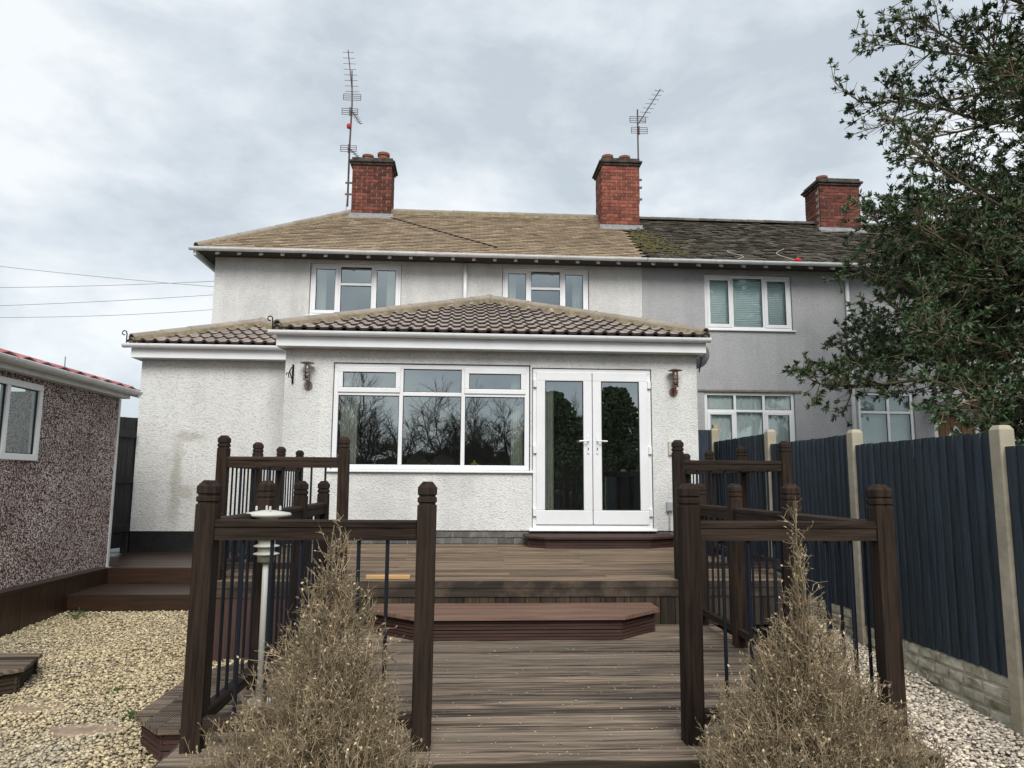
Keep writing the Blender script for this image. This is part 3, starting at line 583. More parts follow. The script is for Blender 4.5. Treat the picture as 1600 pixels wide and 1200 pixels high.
# glazed double door
d = B(); frame_rect(d, DX0 + .01, DX1 - .01, DZ0 - .02, DZ1 - .01, .055, YE + .02, YE + .09); door = d.ob('door', UPVC, ext); bev(door, .005)
d = B(); d.prism([(YE - .05, DZ0 - .035), (YE - .05, DZ0 - .02), (YE + .02, DZ0), (YE + .09, DZ0), (YE + .09, DZ0 - .035)], 0, DX0 - .04, DX1 + .03); d.ob('threshold', UPVC, door, bevel=.004)
mid = (DX0 + DX1) / 2
for s, (a0, a1) in enumerate(((DX0 + .055, mid - .004), (mid + .004, DX1 - .055))):
    f = B(); z0, z1 = DZ0 + .045, DZ1 - .055; w = .115
    f.box(a0, a1, YE + .0, YE + .065, z0, z0 + .18); f.box(a0, a1, YE, YE + .065, z1 - w, z1); f.box(a0, a0 + w, YE, YE + .065, z0 + .18, z1 - w); f.box(a1 - w, a1, YE, YE + .065, z0 + .18, z1 - w)
    bev(f.ob('door_leaf', UPVC, door), .007)
    gk = B(); frame_rect(gk, a0 + w, a1 - w, z0 + .18, z1 - w, .009, YE + .005, YE + .03); gk.ob('gasket', SEAL, door)
    g = B(); g.add([(a0 + w + .004, YE + .02, z0 + .184), (a1 - w - .004, YE + .02, z0 + .184), (a1 - w - .004, YE + .02, z1 - w - .004), (a0 + w + .004, YE + .02, z1 - w - .004)], [(0, 1, 2, 3)]); g.ob('pane', GLASS, door)
    hx_ = (mid - .06, mid + .06)[s]; sg = (-1, 1)[s]; hz = .50
    h = B(); h.box(hx_ - .016, hx_ + .016, YE - .012, YE - .001, hz - .13, hz + .10); h.tube([(hx_, YE - .01, hz + .035), (hx_, YE - .055, hz + .035), (hx_ + sg * .02, YE - .06, hz + .035), (hx_ + sg * .125, YE - .06, hz + .03)], .010, 8); h.ob('handle', UPVC, door, bevel=.003)
    h = B(); h.box(hx_ - .006, hx_ + .006, YE - .014, YE - .0125, hz - .085, hz - .05); h.ob('keyhole', SEAL, door)
    for z in (-.38, .42, 1.28):
        xx = (DX0 + .035, DX1 - .035)[s]; h = B(); h.box(xx - .022, xx + .022, YE - .018, YE + .018, z - .05, z + .05); h.ob('hinge', UPVC, door, bevel=.004)
# interior: vertical curtains, chairs, yellow dome
curtain(WX0 + .08, WX0 + .30, YE + .19, WZ0 + .06, WZ1 - .08, CURT, 'cream vertical blind drawn to the left end of the wide downstairs window', folds=7)
curtain(WX1 - .24, WX1 - .08, YE + .19, WZ0 + .06, WZ1 - .08, CURT, 'cream vertical blind drawn to the right end of the wide downstairs window', folds=5)
curtain(DX0 + .17, DX0 + .30, YE + .19, DZ0 + .1, DZ1 - .1, CURT, 'narrow cream blind behind the left glazed door', folds=4)
k = B(); k.box(-2.08, 2.8, YE + .11, YE + .26, WZ0 - .02, WZ0 + .012) if False else k.box(WX0 + .02, WX1 - .02, YE + .105, YE + .25, WZ0 + .001, WZ0 + .022); k.ob('inner_sill', UPVC, ext)
def chair(x, y, rz, label):
    t = thing('dining_chair', label, 'chair', (x, y, -.56), 'dining chairs inside the window'); t.rotation_euler = (0, 0, rz)
    k = B(); k.box(-.22, .22, -.22, .22, .43, .49); k.ob('seat', CHAIR, t, bevel=.02)
    k = B(); pr = [(-.19, .49), (.19, .49), (.20, .80), (.15, .93), (.06, .97), (-.06, .97), (-.15, .93), (-.20, .80)]; k.prism(pr, 1, -.24, -.20); k.ob('backrest', CHAIR, t, bevel=.012)
    for sx in (-1, 1):
        for sy in (-1, 1): k = B(); k.tube([(sx * .19, sy * .19, 0), (sx * .18, sy * .18, .43)], [.016, .022], 6); k.ob('leg', OAKD, t)
chair(-.82, 11.4, math.pi * .9, 'beige dining chair behind the left half of the window glass'); chair(-.28, 11.4, math.pi * 1.08, 'beige dining chair beside the yellow dome behind the glass')
k = B(); k.lathe([(.10, 0), (.098, .02), (.08, .055), (.045, .085), (.012, .10), (.012, .125), (.004, .13)], 12, (.12, YE + .18, WZ0 + .023)); tag(k.ob('yellow_ornament', YELLOW), 'small yellow ribbed dome standing on the inner window sill', 'ornament')
# roof of the extension
ez, ey, ex0, ex1 = 1.87, 9.23, -2.42, 3.14; er = (ex1 - ex0) / 2; ax_, ay_, az_ = (ex0 + ex1) / 2, ey + er, ez + er * math.tan(R(21.0)); es = math.hypot(er, az_ - ez)
rf = B(); yb = YM - .004
rf.add([(ex0, ey, ez), (ex1, ey, ez), (ax_, ay_, az_), (ex0, yb, ez), (ex1, yb, ez), (ax_, yb, az_)], [(0, 1, 2), (0, 2, 5, 3), (1, 4, 5, 2)]); rf.add([(ex0, ey, ez - .02), (ex1, ey, ez - .02), (ex1, yb, ez - .02), (ex0, yb, ez - .02)], [(3, 2, 1, 0)])
eroof = rf.ob('roof', [PAN_EDGE], ext)
ev = Vector((0, er, az_ - ez)).normalized()
roll_roof(eroof, (ex0, ey - .045, ez + .0), (1, 0, 0), ev, ex1 - ex0, er, es)
caps(eroof, (ex0 + .03, ey + .03, ez + .07), (ax_, ay_, az_ + .085), .46, .092, HIPT, 'hip_tile', bed_m=MORT, bed_w=.135)
caps(eroof, (ex1 - .03, ey + .03, ez + .07), (ax_, ay_, az_ + .085), .46, .092, HIPT, 'hip_tile', bed_m=MORT, bed_w=.135)
caps(eroof, (ax_, ay_ - .05, az_ + .085), (ax_, yb - .01, az_ + .085), .46, .092, HIPT, 'ridge_tile')
# side slopes carry the same tiles as one mesh each
def side_slope(parent, O, U, Vv, inside, width, slope):
    O, U, Vv = Vector(O), Vector(U), Vector(Vv); N = U.cross(Vv); k = B(); base = roll_tile(ln=.39)
    for r in range(int(slope / .333) + 1):
        for c in range(int(width / .33) + 1):
            if inside(c * .33 + .16, r * .333 + .16): k.add([O + U * (c * .33 + a) + Vv * (r * .333 + bb) + N * cc for a, bb, cc in base.V], base.F, 0)
    o = k.ob('side_tiles', [PAN_TOP], parent); o['kind'] = 'stuff'
dl = yb - ey
side_slope(eroof, (ex0 - .03, yb, ez), (0, -1, 0), Vector((er, 0, az_ - ez)).normalized(), lambda u, v: u < dl - v / es * er - .1 and v < es - .1, dl, es)
side_slope(eroof, (ex1 + .03, ey, ez), (0, 1, 0), Vector((-er, 0, az_ - ez)).normalized(), lambda u, v: u > v / es * er + .1 and v < es - .1, dl, es)
k = B(); k.box(ex0 + .02, ex1 - .02, ey + .06, ey + .085, 1.685, ez - .022); k.ob('fascia', UPVC, ext, bevel=.004)
k = B(); k.box(ex0 + .02, ex1 - .02, ey + .0855, YE - .002, 1.69, 1.70); k.ob('soffit', UPVC_OLD, ext)
k = B(); k.box(ex1 - .045, ex1 - .02, ey + .086, yb, 1.685, ez - .022); k.ob('side_fascia', UPVC, ext); k = B(); k.box(ex0 + .02, ex0 + .045, ey + .086, yb, 1.685, ez - .022); k.ob('side_fascia', UPVC, ext)
gutter(ext, ex0 - .06, ex1 + .02, ey + .06, ez - .01, m=UPVC, step=.98)
def hip_iron(parent, x, y, z):
    k = B(); pts = [(x, y, z - .06), (x, y, z + .06)] + [(x - .03 + .03 * math.cos(a), y - .01, z + .08 + .03 * math.sin(a)) for a in np.linspace(0, 1.6 * math.pi, 9)]; k.tube(pts, .008, 6); k.ob('hip_iron', IRON, parent)
hip_iron(eroof, ex0 - .01, ey - .03, ez + .06)
# ---- side wing
YW = 10.6; wx0 = -4.585; wing = thing('side_wing', 'lower white roughcast side wing with stained wall and black plinth', 'extension')
wall('wall', WING_RC, wing, wx0, -2.323, YW, -.70, 1.80); b = B(); b.box(wx0, wx0 + .23, YW + .25, YM - .003, -.70, 1.8); b.ob('side_wall', WING_RC, wing)
k = B(); k.box(wx0 + .004, -2.323, YW + .006, YW + .25, -1.03, -.702); k.ob('plinth', BLACKP, wing); k = B(); k.box(wx0 + .008, wx0 + .2, YW + .251, YM, -1.03, -.702); k.ob('plinth', BLACKP, wing)
qx0, qy, qz, qr = -4.68, 10.34, 1.87, 1.42; qs = math.hypot(qr, qr * math.tan(R(21.0))); qh = qr * math.tan(R(21.0)); qa = (qx0 + qr, qy + qr, qz + qh); qx1 = qx0 + 2 * qr
rf = B(); rf.add([(qx0, qy, qz), (qx1, qy, qz), qa, (qx0, yb, qz), (qx1, yb, qz), (qa[0], yb, qa[2])], [(0, 1, 2), (0, 2, 5, 3), (1, 4, 5, 2)]); wroof = rf.ob('roof', PAN_EDGE, wing)
roll_roof(wroof, (qx0, qy - .045, qz), (1, 0, 0), Vector((0, qr, qh)).normalized(), 2 * qr, qr, qs, keep=lambda u, v: qx0 + u < ex0 + .32)
caps(wroof, (qx0 + .03, qy + .03, qz + .07), (qa[0], qa[1], qa[2] + .085), .46, .092, HIPT, 'hip_tile', bed_m=MORT, bed_w=.135)
caps(wroof, (qx1 - .62, qy + .62, qz + .07 + .62 * math.tan(R(21.0))), (qa[0], qa[1], qa[2] + .085), .46, .092, HIPT, 'hip_tile', bed_m=MORT, bed_w=.135)
caps(wroof, (qa[0], qa[1] - .05, qa[2] + .085), (qa[0], yb, qa[2] + .085), .46, .092, HIPT, 'ridge_tile')
side_slope(wroof, (qx0 - .03, yb, qz), (0, -1, 0), Vector((qr, 0, qh)).normalized(), lambda u, v: u < yb - qy - v / qs * qr - .1 and v < qs - .1, yb - qy, qs)
k = B(); k.box(qx0 + .02, -2.325, qy + .06, qy + .085, 1.685, qz - .022); k.ob('fascia', UPVC, wing, bevel=.004); k = B(); k.box(qx0 + .02, -2.325, qy + .0855, YW - .002, 1.69, 1.70); k.ob('soffit', UPVC_OLD, wing)
k = B(); k.box(qx0 + .02, qx0 + .045, qy + .086, yb, 1.685, qz - .022); k.ob('side_fascia', UPVC, wing)
gutter(wing, qx0 - .07, -2.40, qy + .06, qz - .01, m=UPVC, step=.9); hip_iron(wroof, qx0 - .01, qy - .03, qz + .06)

# ================= garage on the left
gar = thing('garage', 'maroon and white pebbledashed garage with red roof sheets', 'garage')
GX = -4.1
gw = [(6.25, 7.34, .16, .90)]
def wall_x(name, m, parent, x, y0, y1, z0, z1, holes, t=.15):
    o = wall(name, m, parent, y0, y1, 0, z0, z1, holes, t); o.rotation_euler = (0, 0, math.pi / 2); o.location = (x, 0, 0); return o      # local x -> world y, thickness towards -x
wall_x('wall', SHED, gar, GX, 3.0, 8.93, -1.0, 1.0, gw)
b = B(); b.box(-6.9, GX - .151, 8.78, 8.93, -1.0, 1.0); b.ob('end_wall', SHED, gar); b = B(); b.box(-6.9, GX - .151, 3.0, 3.15, -1, 1.0); b.ob('end_wall', SHED, gar)
b = B(); b.box(GX - .04, GX + .012, 8.931, 8.975, -1.0, .945); b.ob('corner_trim', UPVC_OLD, gar)
w = window(gar, 6.26, 7.33, .17, .895, 0, [(1, [(1, 0)]), (1, [(1, 0)])], GLASS, sill=False, fw_=.06); w.rotation_euler = (0, 0, math.pi / 2); w.location = (GX + .03, 0, 0)
b = B(); b.box(-6.0, -5.95, 5.6, 8, -.9, 1); b.ob('room_lining', ROOM, gar)
# corrugated sheets: a low slope up to the left
xs = []; k = B(); n = 84
for i in range(n + 1):
    y = 2.9 + 6.2 * i / n; z = .018 * math.sin(i * math.pi * .5); xs += [(-3.93, y, 1.075 + z), (-5.5, y, 1.50 + z), (-3.93, y, 1.067 + z), (-5.5, y, 1.492 + z)]
k.add(xs, [(4 * i, 4 * i + 4, 4 * i + 5, 4 * i + 1) for i in range(n)] + [(4 * i + 2, 4 * i + 3, 4 * i + 7, 4 * i + 6) for i in range(n)] + [(4 * i, 4 * i + 2, 4 * i + 6, 4 * i + 4) for i in range(n)]); gro = k.ob('roof_sheet', REDTIN, gar, smooth=False)
k = B(); k.box(GX - .02, -3.99, 3, 8.975, .95, 1.03); k.ob('fascia', UPVC_OLD, gar); k = B(); k.prism([(-5.5, 1.475), (-3.9, 1.045), (-3.9, .965), (-5.5, 1.38)], 1, 8.98, 9.02); k.ob('verge_board', UPVC_OLD, gar)
go = gutter(gar, 3.0, 9.05, 0, 1.04, step=.8); go.rotation_euler = (0, 0, math.pi / 2); go.location = (-3.99, 0, 0)
k = B(); k.box(-3.985, -3.90, 8.7, 8.72, 1, 1.1) if False else None
# ---- gate beside the wing, swung open
gate = thing('side_gate', 'black timber plank gate standing open at the wing corner', 'gate', (-4.60, 10.56, -.95)); gate.rotation_euler = (0, 0, R(-101))
for i in range(7): k = B(); k.box(.02 + i * .122, .02 + i * .122 + .118, -.012, .012, .04, 1.80 - .004 * i); k.ob('plank', BLACKW, gate, bevel=.003)
for z in (.25, .90, 1.52): k = B(); k.box(.03, .86, .0125, .045, z, z + .10); k.ob('ledge', BLACKW, gate, bevel=.004)
for z in (.30, 1.57): k = B(); k.box(0, .34, -.020, -.0125, z - .018, z + .018); k.ob('hinge_strap', IRON, gate)
k = B(); k.box(-4.70, -4.60, 10.59, 10.69, -1.0, .86); tag(k.ob('gate_post', BLACKW, bevel=.006), 'black timber gate post against the side wing', 'post')

# ================= decks and steps
def grooved(L_, Wd, T, nr=6, gd=.007):
    """board: length x, width y, ridges on the top face z=0"""
    b = B(); p = Wd / nr; prof = [(0, -T)]
    for i in range(nr): y = i * p; prof += [(y + p * .12, -gd), (y + p * .22, 0), (y + p * .78, 0), (y + p * .88, -gd)] if 0 < i < nr - 1 else [(y + p * .05, -.003) if i == 0 else (y + p * .22, 0), (y + p * .15, 0) if i == 0 else (y + p * .85, 0), (y + p * .78, 0) if i == 0 else (y + p * .95, -.003)] + ([(y + p * .88, -gd)] if i == 0 else [])
    prof.append((Wd, -T)); n = len(prof); V = [(0, a, c) for a, c in prof] + [(L_, a, c) for a, c in prof]
    F = [tuple(range(n)), tuple(range(2 * n - 1, n - 1, -1))] + [(i, i + n, (i + 1) % n + n, (i + 1) % n) for i in range(n)]
    return b.add(V, F)
def lay(parent, x0, x1, y0, y1, z, m, pitch, name='board', split=None):
    n = round((y1 - y0) / pitch); p = (y1 - y0) / n; cache = {}
    for i in range(n):
        segs = [(x0, x1)]
        if split: c = split[i % len(split)]; segs = [(x0, c - .002), (c + .002, x1)]
        for (a, b_) in segs:
            key = round(b_ - a, 3)
            if key not in cache: cache[key] = grooved(b_ - a, p - .009, .026).mesh(name, m)
            inst(name, cache[key], parent, (a + random.uniform(-.004, .004), y0 + i * p, z + random.uniform(-.002, .002)), (random.uniform(-.004, .004), 0, 0))
def cladding(parent, p0, p1, z0, z1, m, wd=.12, name='cladding_board'):
    """upright grooved boards along the line p0 -> p1, faces to the right of the direction"""
    p0, p1 = Vector(p0 + (0,)), Vector(p1 + (0,)); d = p1 - p0; n = max(1, round(d.length / wd)); w = d.length / n; me = grooved(z1 - z0, w - .005, .02, 6).mesh(name, m); d.normalize()
    out = Vector((d.y, -d.x, 0))                                  # outward
    M = Matrix((Vector((0, 0, 1)), d, out)).transposed()          # local x up, y along, z out
    if M.determinant() < 0: M = Matrix((Vector((0, 0, 1)), d, -out)).transposed()
    for i in range(n):
        mt = M.to_4x4(); q = p0 + d * (i * w); mt.translation = (q.x, q.y, z0); inst(name, me, parent, mtx=mt)
def poly_step(name, label, poly, z, zb, m_top, m_side, ax=1, inset=.035, pitch=.118, group=None, sides=None):
    """low step with a boarded tread cut to a polygon and grooved riser boards on its edges"""
    t = thing(name, label, 'step', (0, 0, 0), group); lo, hi = min(p[ax] for p in poly), max(p[ax] for p in poly); n = max(1, round((hi - lo) / pitch)); p = (hi - lo) / n
    for i in range(n):
        k = B(); a0, a1 = lo + i * p + .002, lo + (i + 1) * p - .002; s = strip_of(poly, ax, a0, a1)
        if len(s) < 3: continue
        k.prism(s, 2, z - .026, z - .0045); nr = 8
        for r in range(nr):
            q = strip_of(poly, ax, a0 + (a1 - a0) * (r + .16) / nr, a0 + (a1 - a0) * (r + .84) / nr)
            if len(q) > 2: k.prism(q, 2, z - .0046, z)
        k.ob('tread_board', m_top, t)
    # nosing + risers, along each edge whose index is in sides
    cx, cy = sum(p[0] for p in poly) / len(poly), sum(p[1] for p in poly) / len(poly)
    for i, a in enumerate(poly):
        b_ = poly[(i + 1) % len(poly)]
        if sides and i not in sides: continue
        a, b2 = Vector((a[0], a[1], 0)), Vector((b_[0], b_[1], 0)); d = (b2 - a); Ln = d.length; d.normalize(); o = Vector((d.y, -d.x, 0))
        if o.dot(Vector((cx, cy, 0)) - a) > 0: o = -o
        up_ = Vector((0, 0, 1)); M = Matrix((d, up_, d.cross(up_))).transposed()
        if d.cross(up_).dot(o) < 0: a, b2 = b2, a; d = -d; M = Matrix((d, up_, d.cross(up_))).transposed()
        h = (z - .027 - zb); nb_ = max(1, round(h / .075)); hh = h / nb_
        for j in range(nb_):
            me = grooved(Ln - inset * .5, hh - .004, .02, 3, .006).mesh('riser_board', m_side); mt = M.to_4x4(); q = a + d * inset * .25 - o * inset; mt.translation = (q.x, q.y, zb + j * hh); inst('riser_board', me, t, mtx=mt)
    return t
# lower deck
ld = thing('lower_deck', 'lower timber deck of weathered grooved boards between the railings', 'deck')
lay(ld, -1.2, 2.0, 3.14, 6.02, ZL, DECK, .122)
k = B(); k.box(-1.19, 1.99, 3.125, 3.1385, ZL - .16, ZL - .004); k.ob('fascia', CLAD, ld); k = B(); k.box(-1.215, -1.2015, 3.13, 6.0, ZL - .2, ZL - .004); k.ob('fascia', REDW, ld); k = B(); k.box(2.0015, 2.015, 3.13, 6.0, ZL - .14, ZL - .004); k.ob('fascia', REDW, ld)
for y in (3.3, 4.2, 5.1, 5.9): k = B(); k.box(-1.1, 1.9, y, y + .05, ZL - .15, ZL - .03); k.ob('joist', CLAD, ld)
for x in (-1.0, .4, 1.8): k = B(); k.box(x, x + .1, 3.3, 3.4, -1.6, ZL - .15); k.ob('stump', CLAD, ld)
for i in range(3): k = B(); k.box(2.016, 2.28, 3.05 + i * .125, 3.05 + i * .125 + .118, ZL - .21, ZL - .185); k.ob('side_step_board', DECK, ld, bevel=.003)
k = B(); k.box(2.02, 2.27, 3.06, 3.09, -1.62, ZL - .212); k.ob('side_step_leg', CLAD, ld)
fl = np.column_stack([rng.uniform(-.9, 1.8, 420), 3.2 + rng.uniform(0, 1, 420) ** 1.8 * 2.0, np.full(420, ZL + .004)]); tag(blobs('paint_flakes', fl, rng.uniform(.002, .008, 420), .25, mat('pale_flake', (.42, .38, .31), .9, var=.2), rng.uniform(0, 1, 420)), 'pale paint flakes and dry leaf scraps scattered over the lower deck', 'flakes', kind='stuff')
# upper deck
ud = thing('upper_deck', 'raised timber deck along the white extension', 'deck')
lay(ud, -2.05, 2.80, 6.03, 9.50, ZU, DECKU, .124, split=[.4, -.6, 1.2])
k = B(); k.box(-2.06, 2.81, 6.008, 6.028, ZU - .055, ZU - .003); k.box(-2.06, 2.81, 6.014, 6.028, ZU - .125, ZU - .058); k.ob('edge_board', mat('worn_edge_board', (.032, .023, .018), .7, scale=4, stretch=(.5, 8, 8), var=.4, dirt=(.20, .15, .10), dscale=4, damt=.55), ud)
cladding(ud, (-1.2, 6.045), (2.80, 6.045), ZL - .01, ZU - .125, CLAD, .12)
cladding(ud, (-2.04, 9.4), (-2.04, 6.05), zleft(7) - .05, ZU - .03, REDW, .12)
cladding(ud, (-2.05, 6.045), (-1.2, 6.045), zleft(6) - .05, ZU - .125, REDW, .12)
cladding(ud, (2.80, 6.05), (2.80, 9.4), -1.45, ZU - .03, REDW, .12)
k = B(); k.box(-2.0, 2.76, 6.08, 9.45, ZU - .2, ZU - .05); k.ob('joist_frame', CLAD, ud)
# steps
oct_ = [(-.70, 6.0), (-.70, 5.72), (-.34, 5.40), (1.16, 5.40), (1.50, 5.72), (1.50, 6.0)]
poly_step('deck_step', 'wide red brown cut-corner step up to the upper deck', oct_, -.95, ZL, TREAD, REDW, sides=[0, 1, 2, 3, 4])
od = [(.74, 9.47), (.74, 9.05), (.95, 8.84), (2.24, 8.84), (2.62, 9.08), (2.62, 9.47)]
poly_step('door_step', 'dark red cut-corner step below the glazed double doors', od, -.645, ZU, REDW, REDW, sides=[0, 1, 2, 3, 4])
ol = [(-1.22, 4.08), (-1.56, 4.08), (-1.78, 4.34), (-1.78, 5.25), (-1.58, 5.48), (-1.22, 5.48)]
poly_step('side_step', 'low grooved step with cut corners beside the lower deck, on the gravel', ol, -1.27, zleft(4.3) - .03, DECK, REDW, ax=0, sides=[0, 1, 2, 3, 4])
op = [(-3.95, 4.6), (-3.02, 4.6 + .55), (-3.02, 5.75), (-3.95, 5.75)]
poly_step('garage_step', 'low boarded platform on the gravel in front of the garage', [(-3.95, 4.75), (-3.35, 4.85), (-2.92, 5.32), (-3.04, 5.76), (-3.95, 5.76)], -1.25, zleft(5.2) - .02, DECK, CLAD, sides=[0, 1, 2, 3])
# left landing with two broad wet steps and the retaining board
la = thing('side_landing', 'wet brown timber landing and broad steps below the side wing', 'landing')
for i in range(13): k = B(); k.box(-3.97 if i < 2 else -4.56, -2.07, 8.72 + i * .145, 8.72 + i * .145 + .139, -1.005, -.98 + random.uniform(-.002, .002)); k.ob('landing_board', WETW, la, bevel=.003)
for i in range(5): k = B(); k.box(-3.97, -2.07, 7.90 + i * .162, 7.90 + i * .162 + .156, -1.175, -1.15 + random.uniform(-.002, .002)); k.ob('tread_board', WETW, la, bevel=.003)
k = B(); k.box(-3.97, -2.07, 8.70, 8.718, -1.148, -.984); k.ob('riser', WETW, la); k = B(); k.box(-3.97, -2.07, 7.875, 7.898, -1.38, -1.153); k.ob('riser', WETW, la)
k = B(); k.box(-2.46, -2.065, 8.75, 10.3, -.90, -.874); k.ob('upper_tread', WETW, la, bevel=.003); k = B(); k.box(-2.45, -2.07, 8.755, 8.775, -.978, -.9005); k.ob('riser', WETW, la)
re = thing('retaining_board', 'red brown timber retaining edge below the garage wall', 'retaining wall')
k = B(); k.box(-4.095, -3.965, 3.0, 8.70, -1.005, -.972); k.ob('top_board', WETW, re, bevel=.004)
cladding(re, (-3.985, 3.0), (-3.985, 8.69), -1.55, -1.006, WETW, .145, 'upright_board')

# ================= railings
PH = 1.12
def post_mesh(h):
    w = .041; b = B(); b.rings([(w, 0), (w, h - .105), (w - .006, h - .100), (w - .006, h - .094), (w, h - .089), (w, h - .072), (w - .006, h - .067), (w - .006, h - .061), (w, h - .056), (w, h - .026), (w - .018, h - .003), (w - .022, h)]); me = b.mesh('post', POST); return me
PM = post_mesh(PH); PMU = post_mesh(1.14)
def rail_mesh(L_, top):
    pr = [(-.028, 0), (.028, 0), (.028, .052), (.033, .056), (.033, .078), (.024, .086), (-.024, .086), (-.033, .078), (-.033, .056), (-.028, .052)] if top else [(-.028, 0), (.028, 0), (.028, .044), (.020, .05), (-.020, .05), (-.028, .044)]
    return B().prism(pr, 0, 0, L_).mesh('rail', RAIL)
BALM = {}
def bal(h):
    if h not in BALM: b = B(); b.tube([(0, 0, 0), (0, 0, h)], .0085, 8); BALM[h] = b.mesh('baluster', BAL, smooth=False)
    return BALM[h]
def railing(label, pts, z, me, h, runs):
    """pts: post positions; runs: index pairs joined by rails and rods"""
    t = thing('deck_railing', label, 'railing', (pts[0][0], pts[0][1], z), 'timber railings with navy rods around the decks'); ox, oy = pts[0]
    for (x, y) in pts: inst('post', me, t, (x - ox, y - oy, 0), (random.uniform(-.006, .006), random.uniform(-.006, .006), 0))
    for (i, j) in runs:
        a, b_ = Vector((pts[i][0] - ox, pts[i][1] - oy, 0)), Vector((pts[j][0] - ox, pts[j][1] - oy, 0)); d = b_ - a; L_ = d.length - .078; ang = math.atan2(d.y, d.x); d.normalize(); s = a + d * .039
        zt, zb = h - .255, .085
        inst('top_rail', rail_mesh(L_, 1), t, s + Vector((0, 0, zt)), (0, 0, ang)); inst('bottom_rail', rail_mesh(L_, 0), t, s + Vector((0, 0, zb)), (0, 0, ang))
        n = round(L_ / .118); 
        for q in range(1, n): p = s + d * (L_ * q / n); inst('baluster', bal(round(zt - zb - .03, 3)), t, (p.x, p.y, zb + .04), (0, 0, ang))
railing('railing on the left of the lower deck, behind the left dry shrub', [(-.17, 3.31), (-1.12, 3.33), (-1.12, 4.28), (-1.12, 5.16), (-1.12, 6.0)], ZL, PM, PH, [(0, 1), (1, 2), (2, 3), (3, 4)])
railing('railing on the right of the lower deck, behind the right dry shrub', [(1.01, 3.33), (1.92, 3.33), (1.92, 4.28), (1.92, 5.18), (1.92, 6.0)], ZL, PM, PH, [(0, 1), (1, 2), (2, 3), (3, 4)])
railing('railing at the left corner of the upper deck, in front of the side wing', [(-.98, 6.10), (-1.95, 6.10), (-1.97, 7.15), (-1.97, 8.05), (-1.97, 8.95)], ZU, PMU, 1.14, [(0, 1), (1, 2), (2, 3), (3, 4)])
railing('railing at the right corner of the upper deck, before the navy fence', [(1.78, 6.10), (2.70, 6.10), (2.70, 7.08), (2.70, 8.02), (2.70, 8.9)], ZU, PMU, 1.14, [(0, 1), (1, 2), (2, 3), (3, 4)])

# ================= fence
FX = 3.5
PY = [.9, 2.75, 4.62, 6.45, 8.30, 10.22]; TOP = [.18, .27, .37, .47, .60, .75]
cm = {}
for i, (y, zt) in enumerate(zip(PY, TOP)):
    b = B(); b.rings([(.052, -2.0 - zt), (.052, -.03), (.036, 0)]); o = b.ob('concrete_post', CONC, loc=(FX + .01, y, zt + .02), bevel=.008)
    tag(o, ['pale concrete fence post nearest the camera, out of the right edge', 'concrete fence post at the right edge of the view', 'tall concrete fence post at the right, nearest fully seen', 'concrete fence post behind the right dry shrub and front railing', 'concrete fence post rising behind the upper railing', 'concrete fence post at the far end beside the grey house'][i], 'fence post', 'concrete posts of the navy fence')
bw = .107
for i in range(5):
    y0, y1 = PY[i] + .055, PY[i + 1] - .055; zt, zb = TOP[i] - .02, TOP[i] - 1.58; H = zt - zb
    fp = thing('fence', ['navy fence panel nearest the camera', 'navy fence panel at the right edge beside the near concrete post', 'large navy fence panel beside the right dry shrub', 'navy fence panel behind the upper right railing', 'farthest navy fence panel, next to the extension'][i], 'fence panel', (FX, y0, zb), 'navy featheredge fence panels')
    n = round((y1 - y0) / .094); p = (y1 - y0) / n
    k = B(); k.prism([(-.008, 0), (-.022, .004), (-.006, p + .016), (.0, p + .016)], 2, 0, H); me = B(); 
    me.V = [(a, b_, c) for a, b_, c in k.V]; me.F = k.F; me.M = k.M; mm = me.mesh('board', NAVY)
    for q in range(n):
        dy = .009 if (i == 2 and q == 9) else 0
        o = inst('board', mm, fp, (-.004 - random.uniform(0, .004), q * p + dy, random.uniform(-.006, .003)), (random.uniform(-.003, .003), 0, random.uniform(-.012, .012)))
    for z in (.2, .8, 1.35): k = B(); k.box(.002, .04, .0, y1 - y0, z, z + .07); k.ob('arris_rail', NAVY, fp)
    # stone-faced gravel board below
    zg = zright((y0 + y1) / 2) - .18; gb = thing('gravel_board', ['mossy stone faced gravel board nearest the camera', 'mossy stone faced gravel board at the right edge', 'mossy stone faced gravel board under the large navy panel', 'stone faced gravel board behind the upper right railing', 'stone faced gravel board at the far end of the fence'][i], 'gravel board', (FX, y0, zb), 'stone faced gravel boards')
    hb = zb - zg; k = B(); k.box(-.004, .045, -.03, y1 - y0 + .03, -hb, -.003); k.ob('slab', STONE, gb)
    rows = max(1, round(hb / .085)); rh = hb / rows
    for r in range(rows):
        y = -.03
        while y < y1 - y0:
            w = min(random.uniform(.13, .30), y1 - y0 + .03 - y); k = B(); jj = [random.uniform(.006, .022) for _ in range(4)]
            k.add([(-.004, y + .006, -hb + r * rh + .006), (-.004, y + w - .006, -hb + r * rh + .006), (-.004, y + w - .006, -hb + r * rh + rh - .008), (-.004, y + .006, -hb + r * rh + rh - .008)] +
                  [(-.004 - jj[0], y + .018, -hb + r * rh + .016), (-.004 - jj[1], y + w - .018, -hb + r * rh + .016), (-.004 - jj[2], y + w - .018, -hb + r * rh + rh - .018), (-.004 - jj[3], y + .018, -hb + r * rh + rh - .018)],
                  [(4, 7, 6, 5), (0, 4, 5, 1), (1, 5, 6, 2), (2, 6, 7, 3), (3, 7, 4, 0)]); k.ob('stone', STONE, gb); y += w
